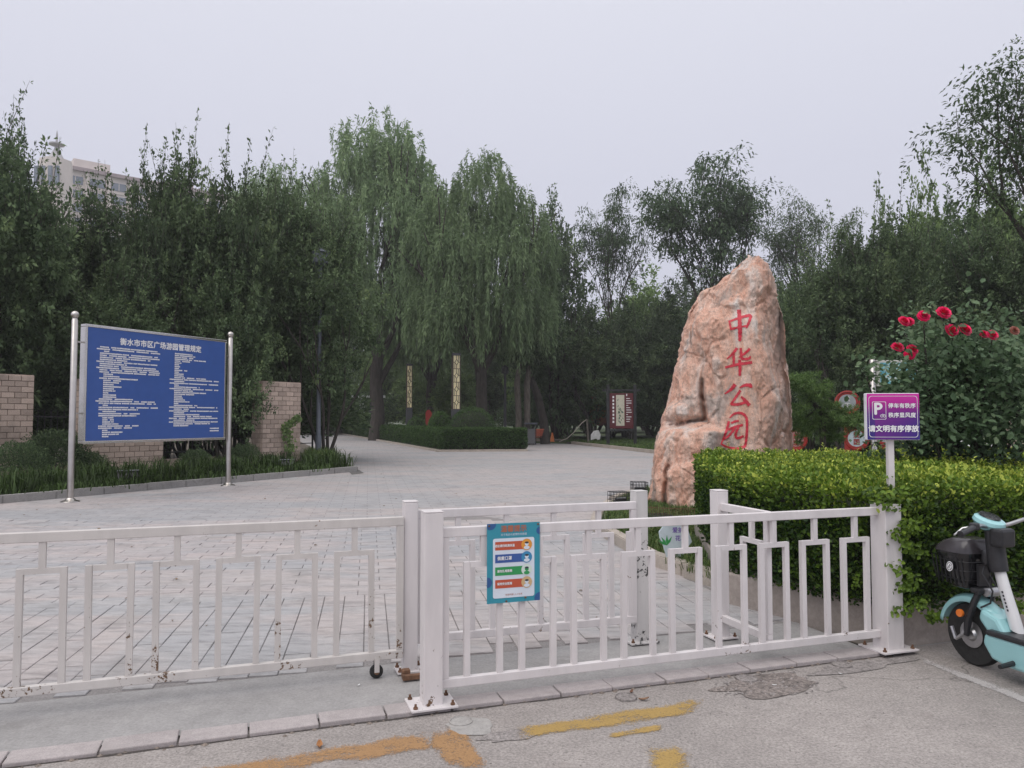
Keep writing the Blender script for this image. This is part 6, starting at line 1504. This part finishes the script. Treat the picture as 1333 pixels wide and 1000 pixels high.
# ============================================================ FAR BUILDING
M_fb = plain('far_cream_wall', (.66, .59, .55), .8, 0, .06, .4, 0); M_fr = plain('far_roof', (.36, .29, .30), .8, 0, .1, .6, 0); M_fg = plain('far_glass', (.17, .20, .25), .2, 0, .2, .5, 0)
A0 = P(72, 545, 165); A1 = P(420, 545, 205); Hb = topz(219, 165); dB = Vector((A1.x - A0.x, A1.y - A0.y, 0)); LB = dB.length; dB.normalize(); ab = math.atan2(dB.y, dB.x)
fb = empty('apartment_block', (A0.x, A0.y, 0), 'pale cream apartment block with a spire, far behind the left trees', 'building', None, ab)
MB().box((LB / 2, 7, Hb / 2), (LB, 14, Hb)).build('wall', M_fb, fb, local=True)
rf = MB().box((LB / 2, 7, Hb + .4), (LB + 1.4, 15.4, .8)).build('roof', M_fr, fb, local=True)
MB().box((6.5, 6, Hb + 2.2), (7.5, 5, 3.2)).build('roof_house', M_fb, rf, local=True); MB().box((26, 6, Hb + 1.6), (6, 5, 2.2)).build('roof_house', M_fb, rf, local=True); MB().box((45, 6, Hb + 1.6), (8, 5, 2.4)).build('roof_house', M_fb, rf, local=True)
wme = MB().box((0, 0, 0), (3.0, .3, 1.75)).mesh('window', M_fg); pane = MB().box((0, 0, 0), (.12, .1, 1.7)).mesh('mullion', M_fb); bandm = MB().box((LB / 2, -.08, 0), (LB, .2, .5)).mesh('band', M_fb)
for fl in range(5):
    z = Hb - 2.1 - fl * 3.1
    for k in range(int(LB / 4.4)):
        w_ = inst('window', wme, fb, (2.6 + k * 4.4, -.02, z)); inst('mullion', pane, w_, (0, -.14, 0))
    inst('balcony_band', bandm, fb, (0, 0, z - 1.4))
for k in range(int(LB / 4.4) + 1): inst('pilaster', bpy.data.meshes.get('pilaster') or MB().box((0, -.2, 0), (.7, .5, 18)).mesh('pilaster', M_fb), fb, (.5 + k * 4.4, 0, Hb - 9.2))
tw_ = P(64, 545, 158); ft = empty('corner_tower', (tw_.x, tw_.y, 0), 'cream corner tower carrying the thin spire with a round platform', 'tower')
zt_ = topz(210, 158)
MB().lathe((tw_.x, tw_.y, 0), [(3.4, 0), (3.4, zt_ - 8), (3.1, zt_)], 8).build('wall', M_fb, ft)
sp_ = MB(); zs_ = topz(170, 158); zp = topz(189, 158)
sp_.lathe((tw_.x, tw_.y, 0), [(1.9, zt_), (.5, zp - 1), (.25, zp), (.2, zs_ - 1), (.05, zs_)], 8); sp_.lathe((tw_.x, tw_.y, zp), [(.4, -.2), (1.5, 0), (1.5, .25), (.3, .5)], 16)
sp_.build('spire', plain('far_grey_metal', (.38, .37, .38), .5), ft)
for k in range(4): MB().box((tw_.x - 2.2 + 1.45 * k, tw_.y - 3.1, zt_ - 4), (.8, .3, 4)).build('window', M_fg, ft)

# ============================================================ SCOOTER
M_cyan = plain('pale_cyan_paint', (.30, .56, .58), .28, 0, .04, 5, 0, True, .5, .5); M_swhite = plain('scooter_white_paint', (.66, .66, .67), .3, 0, .04, 5, 0, True, .5, .5)
M_gloss = plain('gloss_black_plastic', (.012, .012, .014), .12, 0, .2, 10, 0, True, .5, .3); M_alu = plain('dull_alloy', (.45, .45, .46), .35, .9, .1, 20, .1)
HA = math.atan2(V.y, V.x); c = G(1271, 866, -.012)
sco = empty('electric_scooter', (c.x, c.y, -.012), 'pale cyan electric scooter with a black basket, cut by the photo edge', 'scooter', None, HA + R(-2))
RX = Matrix.Rotation(R(90), 3, 'X')
def wheel(x, r_):
    t = MB().lathe((x, 0, r_), [(r_ * .80, -.026), (r_ * .93, -.030), (r_ * .985, -.018), (r_, 0), (r_ * .985, .018), (r_ * .93, .030), (r_ * .80, .026), (r_ * .78, 0)], 40, RX)
    w_ = t.build('wheel', M_rubber, sco, local=True, smooth=True)
    MB().lathe((x, 0, r_), [(r_ * .72, -.018), (r_ * .80, -.024), (r_ * .80, .024), (r_ * .72, .018), (r_ * .72, -.018)], 36, RX).build('rim', M_gloss, w_, local=True)
    MB().lathe((x, 0, r_), [(.001, -.05), (.03, -.05), (.05, -.03), (.055, .03), (.03, .05), (.001, .05)], 20, RX).build('hub', M_alu, w_, local=True, smooth=True)
    for k in range(6):
        a = k * math.pi / 3 + .3; MB().tube([(x + .04 * math.cos(a), 0, r_ + .04 * math.sin(a)), (x + r_ * .75 * math.cos(a + .1), 0, r_ + r_ * .75 * math.sin(a + .1))], [.016, .011], 6).build('spoke', M_alu if k % 2 else M_gloss, w_, local=True)
    MB().lathe((x, .036, r_), [(.055, 0), (.085, 0), (.085, .003), (.055, .003)], 24, RX).build('brake_disc', M_alu, w_, local=True)
wheel(0, .203); wheel(-1.12, .203)
# front fender: an arched shell
fm = MB(); vs_ = []; na = 22
for i in range(na):
    a = R(155 - 205 * i / (na - 1)) if False else R(12 + 148 * i / (na - 1)); rr0 = .232 + .012 * math.sin(a)
    for j, (y, dz) in enumerate(((-.062, -.035), (-.052, -.004), (-.025, .010), (0, .014), (.025, .010), (.052, -.004), (.062, -.035))):
        q_ = rr0 + dz; vs_.append((q_ * math.cos(a) , y, .203 + q_ * math.sin(a)))
fm.add(vs_, [(i * 7 + j, (i + 1) * 7 + j, (i + 1) * 7 + j + 1, i * 7 + j + 1) for i in range(na - 1) for j in range(6)])
fo = fm.build('front_fender', M_cyan, sco, local=True, smooth=True); sm_ = fo.modifiers.new('thickness', 'SOLIDIFY'); sm_.thickness = .004
for y in (-.075, .075):
    MB().tube([(0, y, .20), (-.015, y, .30), (-.06, y * .9, .43), (-.085, y * .7, .50)], [.018, .024, .022, .02], 8).build('fork_leg', M_black, sco, local=True, smooth=True)
    MB().lathe((.035, y * 1.15, .335), [(.001, -.012), (.024, -.010), (.026, 0), (.024, .010), (.001, .012)], 18, RX).build('reflector', plain('orange_reflector', (.70, .18, .03), .2), sco, local=True, smooth=True)
MB().box((-.085, 0, .505), (.07, .19, .035)).build('fork_crown', M_black, sco, local=True, bevel=.01)
MB().tube([(-.015, .06, .30), (.02, .085, .20), (.07, .09, .16)], [.014, .014, .01], 6).tube([(.07, .09, .16), (.10, .09, .235)], .012, 6).build('brake_caliper', M_alu, sco, local=True)
# stem
stm = [(-.300, 0, .300), (-.262, 0, .42), (-.222, 0, .54), (-.185, 0, .665)]
mb = MB(); vs_ = []
for k, (x, y, z) in enumerate(stm):
    hw_, hd = .036 - .002 * k, .046 - .002 * k
    for i in range(12): a = 2 * math.pi * i / 12; vs_.append((x + hd * math.cos(a), hw_ * math.sin(a), z + .25 * hd * math.cos(a)))
mb.add(vs_, [(i * 12 + j, i * 12 + (j + 1) % 12, (i + 1) * 12 + (j + 1) % 12, (i + 1) * 12 + j) for i in range(3) for j in range(12)] + [tuple(range(12))[::-1], tuple(36 + j for j in range(12))]); stem = mb.build('stem_tube', M_swhite, sco, local=True, smooth=True)
mk = MB()
for k in range(6): z = .42 + k * .021; x = -.262 + (z - .42) * .32; mk.box((x - .005, .0345, z), (.010, .003, .013), M=Matrix.Rotation(R(18), 3, 'Y'))
mk.build('brand_lettering', plain('dark_lettering', (.03, .03, .04), .5), stem, local=True, kind='stuff')
MB().tube([(-.19, 0, .64), (-.175, 0, .70), (-.165, 0, .80), (-.165, 0, .90)], [.052, .058, .055, .062], 12).build('steering_cover', M_black, sco, local=True, smooth=True)
MB().box((-.215, .0, .86), (.09, .13, .12)).box((-.12, 0, .72), (.05, .10, .10)).build('column_box', M_black, sco, local=True, bevel=.02, kind='stuff')
MB().tube([(-.10, 0, .70), (-.11, .05, .62), (-.18, .05, .52), (-.16, .05, .44), (-.10, .06, .40)], .006, 6).tube([(-.12, -.03, .72), (-.08, -.04, .60), (-.14, -.05, .50)], .006, 6).build('cables', M_black, sco, local=True, smooth=True, kind='stuff')
MB().lathe((-.125, .0, .50), [(.001, -.05), (.028, -.045), (.03, .045), (.001, .05)], 12, RX).build('horn', M_alu, sco, local=True, smooth=True)
# handlebar
bar_pts = [(-.22, -.36, .965), (-.215, -.26, .985), (-.17, -.12, .935), (-.15, 0, .91), (-.17, .12, .935), (-.215, .24, .93), (-.235, .34, .905)]
MB().tube(bar_pts, .0125, 10).build('handlebar', M_alu, sco, local=True, smooth=True)
for sg in (-1, 1):
    a, b_ = (Vector((-.215, .23, .932)), Vector((-.238, .36, .90))) if sg > 0 else (Vector((-.215, -.26, .985)), Vector((-.225, -.39, .96)))
    g_ = MB().tube([a, a.lerp(b_, .12), a.lerp(b_, .9), b_], [.017, .020, .019, .022], 12).build('grip', M_black, sco, local=True, smooth=True)
    MB().tube([a + Vector((.02, 0, .0)), a + Vector((.055, .03 * sg, -.01)), b_ + Vector((.065, -.02 * sg, -.015))], [.009, .007, .006], 6).build('brake_lever', M_alu, sco, local=True, smooth=True)
    MB().box(a + Vector((.012, -.02 * sg, .005)), (.05, .045, .045)).build('switch_box', M_black, sco, local=True, bevel=.01)
MB().lathe((-.125, 0, .955), [(.001, .03), (.05, .028), (.082, .012), (.088, -.01), (.07, -.045), (.04, -.06), (.001, -.06)][::-1], 24, Matrix.Rotation(R(-18), 3, 'Y') @ Matrix.Diagonal((1.15, 1, 1))).build('display_cover', M_cyan, sco, local=True, smooth=True)
MB().lathe((-.13, 0, .988), [(.062, -.004), (.058, .002), (.001, .003)], 24, Matrix.Rotation(R(-18), 3, 'Y') @ Matrix.Diagonal((1.15, .9, 1))).build('display_screen', M_gloss, sco, local=True)
# basket: tapered tub with lattice and a curved lid
bx0, bz0, bz1 = .085, .50, .74
def ring_(z, sx0, sx1, hy, n=28):
    o = []
    for i in range(n):
        a = 2 * math.pi * i / n; cx_, hx_ = (sx0 + sx1) / 2, (sx1 - sx0) / 2
        o.append((cx_ + hx_ * math.copysign(abs(math.cos(a)) ** .55, math.cos(a)), hy * math.copysign(abs(math.sin(a)) ** .55, math.sin(a)), z))
    return o
lv_ = [(.500, -.035, .11, .085), (.515, -.045, .135, .105), (.60, -.055, .175, .125), (.70, -.065, .205, .138), (.715, -.07, .212, .145), (.735, -.07, .212, .145)]
mb = MB(); vs_ = sum([ring_(*l) for l in lv_], []); nb_ = 28
mb.add(vs_, [(i * nb_ + j, i * nb_ + (j + 1) % nb_, (i + 1) * nb_ + (j + 1) % nb_, (i + 1) * nb_ + j) for i in range(len(lv_) - 1) for j in range(nb_)] + [tuple(range(nb_))[::-1]])
bk_ = mb.build('basket', M_gloss, sco, local=True, smooth=True)
lt = MB()
for k in range(9):
    y = -.12 + .03 * k; lt.box((.20, y, .62), (.006, .006, .16), M=Matrix.Rotation(R(14), 3, 'Y'))
for k in range(7):
    x = -.03 + .033 * k
    for sg in (-1, 1): lt.box((x, sg * (.126), .61), (.006, .006, .17), M=Matrix.Rotation(R(-7 * sg), 3, 'X'))
for z, e_ in ((.56, -.012), (.62, .0), (.68, .009)):
    rg_ = ring_(z, -.06 - e_, .186 + e_, .127 + e_ * .9); lt.tube([Vector(p) for p in rg_] + [Vector(rg_[0])], .0035, 4)
lt.build('basket_ribs', M_black, bk_, local=True, kind='stuff')
mb = MB(); vs_ = []; lid_l = [(.735, -.075, .217, .149), (.765, -.072, .20, .142), (.80, -.06, .15, .125), (.822, -.045, .10, .10), (.828, -.02, .06, .05)]
vs_ = sum([ring_(*l) for l in lid_l], []); mb.add(vs_, [(i * nb_ + j, i * nb_ + (j + 1) % nb_, (i + 1) * nb_ + (j + 1) % nb_, (i + 1) * nb_ + j) for i in range(len(lid_l) - 1) for j in range(nb_)] + [tuple((len(lid_l) - 1) * nb_ + j for j in range(nb_))])
lid = mb.build('basket_lid', plain('smoky_lid', (.05, .045, .05), .18, 0, .2, 10, 0), bk_, local=True, smooth=True)
emb = frame_mat(Vector((.05, .1435, .64)), Vector((-1, 0, 0)), Vector((0, -.12, 1)))
mb = MB(); disc(mb, emb, 0, 0, .026, .004, 28, .032); em = mb.build('emblem', M_pwhite, bk_, local=True)
mb = MB(); ringline(mb, emb, [(.021 * math.cos(2 * math.pi * i / 24), .026 * math.sin(2 * math.pi * i / 24)) for i in range(24)], .003, .0052); em2 = mb.tube([emb @ Vector((-.010, -.014, .0055)), emb @ Vector((.002, .014, .0055)), emb @ Vector((.010, .004, .0055)), emb @ Vector((-.006, -.002, .0055)), emb @ Vector((.010, -.016, .0055))], .0016, 4); em2.build('emblem_mark', M_black, em, local=True, kind='stuff')
MB().box((-.075, 0, .60), (.02, .10, .14)).box((-.06, 0, .50), (.09, .06, .02)).build('basket_bracket', M_black, sco, local=True, kind='stuff')
# body: cyan side skirts, footboard, seat
def side_poly(y0, y1, poly):
    mb = MB(); n = len(poly); mb.add([(x, y0, z) for x, z in poly] + [(x, y1, z) for x, z in poly], [tuple(range(n)), tuple(range(n, 2 * n))[::-1]] + [(i, n + i, n + (i + 1) % n, (i + 1) % n) for i in range(n)]); return mb
side_poly(-.125, .125, [(-.175, .262), (-.16, .20), (-.22, .115), (-.34, .095), (-.80, .095), (-.86, .15), (-.86, .262)]).build('body_skirt', M_cyan, sco, local=True, bevel=.018)
side_poly(-.09, .09, [(-.12, .40), (-.10, .335), (-.165, .262), (-.30, .262), (-.235, .36)]).build('leg_shield', M_cyan, sco, local=True, bevel=.02)
MB().box((-.52, 0, .275), (.66, .27, .035)).build('footboard', M_black, sco, local=True, bevel=.012)
MB().tube([(-.37, .12, .135), (-.375, .235, .125)], [.017, .014], 8).build('foot_peg', M_black, sco, local=True)
side_poly(-.115, .115, [(-.80, .27), (-.78, .58), (-1.0, .62), (-1.32, .60), (-1.36, .50), (-1.05, .42), (-.92, .27)]).build('rear_body', M_cyan, sco, local=True, bevel=.025)
MB().box((-.98, 0, .665), (.50, .25, .085)).build('saddle', M_black, sco, local=True, bevel=.035)
for y in (-.07, .07): MB().tube([(-1.12, y, .203), (-1.02, y, .30), (-.86, y, .24)], .02, 8).build('rear_fork', M_black, sco, local=True)
# ============================================================ THE AIR
me = bpy.data.meshes.new('haze'); hb = MB().box((0, 100, 29.5), (560, 260, 61)); me.from_pydata(hb.v, [], hb.f)
hm = bpy.data.materials.new('haze_air'); hm.use_nodes = True; hn = hm.node_tree; hn.nodes.clear()
pv = hn.nodes.new('ShaderNodeVolumePrincipled'); pv.inputs['Color'].default_value = (.97, .97, .99, 1); pv.inputs['Density'].default_value = .0009; pv.inputs['Anisotropy'].default_value = .2
ou = hn.nodes.new('ShaderNodeOutputMaterial'); hn.links.new(pv.outputs[0], ou.inputs['Volume']); me.materials.append(hm)
haze = bpy.data.objects.new('haze', me); col.objects.link(haze); haze['kind'] = 'stuff'
scene.cycles.volume_bounces = 0
# ---------------------------------------------------------- dry leaves blown over the plaza
rnd.seed(202); ls_ = []; la_ = []; ln_ = []; lz_ = []; ll2 = []
for i in range(170):
    x, y = rnd.uniform(-9, 7), rnd.uniform(5.6, 26) ** 1.0; p = Vector((x, y, 0)) - O; s, t = p.dot(U), p.dot(V)
    if t < .9 or s > 2.7 + max(0, t - 1.6) * .2 or x < -9.7 + (y - 14.5) * .57 + .2: continue
    ls_.append((x, y, .017)); a = rnd.uniform(0, 6.28); la_.append((math.cos(a), math.sin(a), .05)); ln_.append((rnd.uniform(-.3, .3), rnd.uniform(-.3, .3), 1)); lz_.append(rnd.uniform(.025, .06)); ll2.append(rnd.random())
v_, f_, l_ = leaves(np.array(ls_), np.array(la_), np.array(ln_), np.array(lz_), np.array(lz_) * .55, np.array(ll2), True)
stuffobj(nmesh('leaf_litter', v_, f_, leafmat('dry_leaf', (.10, .06, .03), (.26, .17, .08), None, .8, .1), l_), 'leaf_litter', 'small dry leaves scattered over the plaza paving', 'leaf litter')
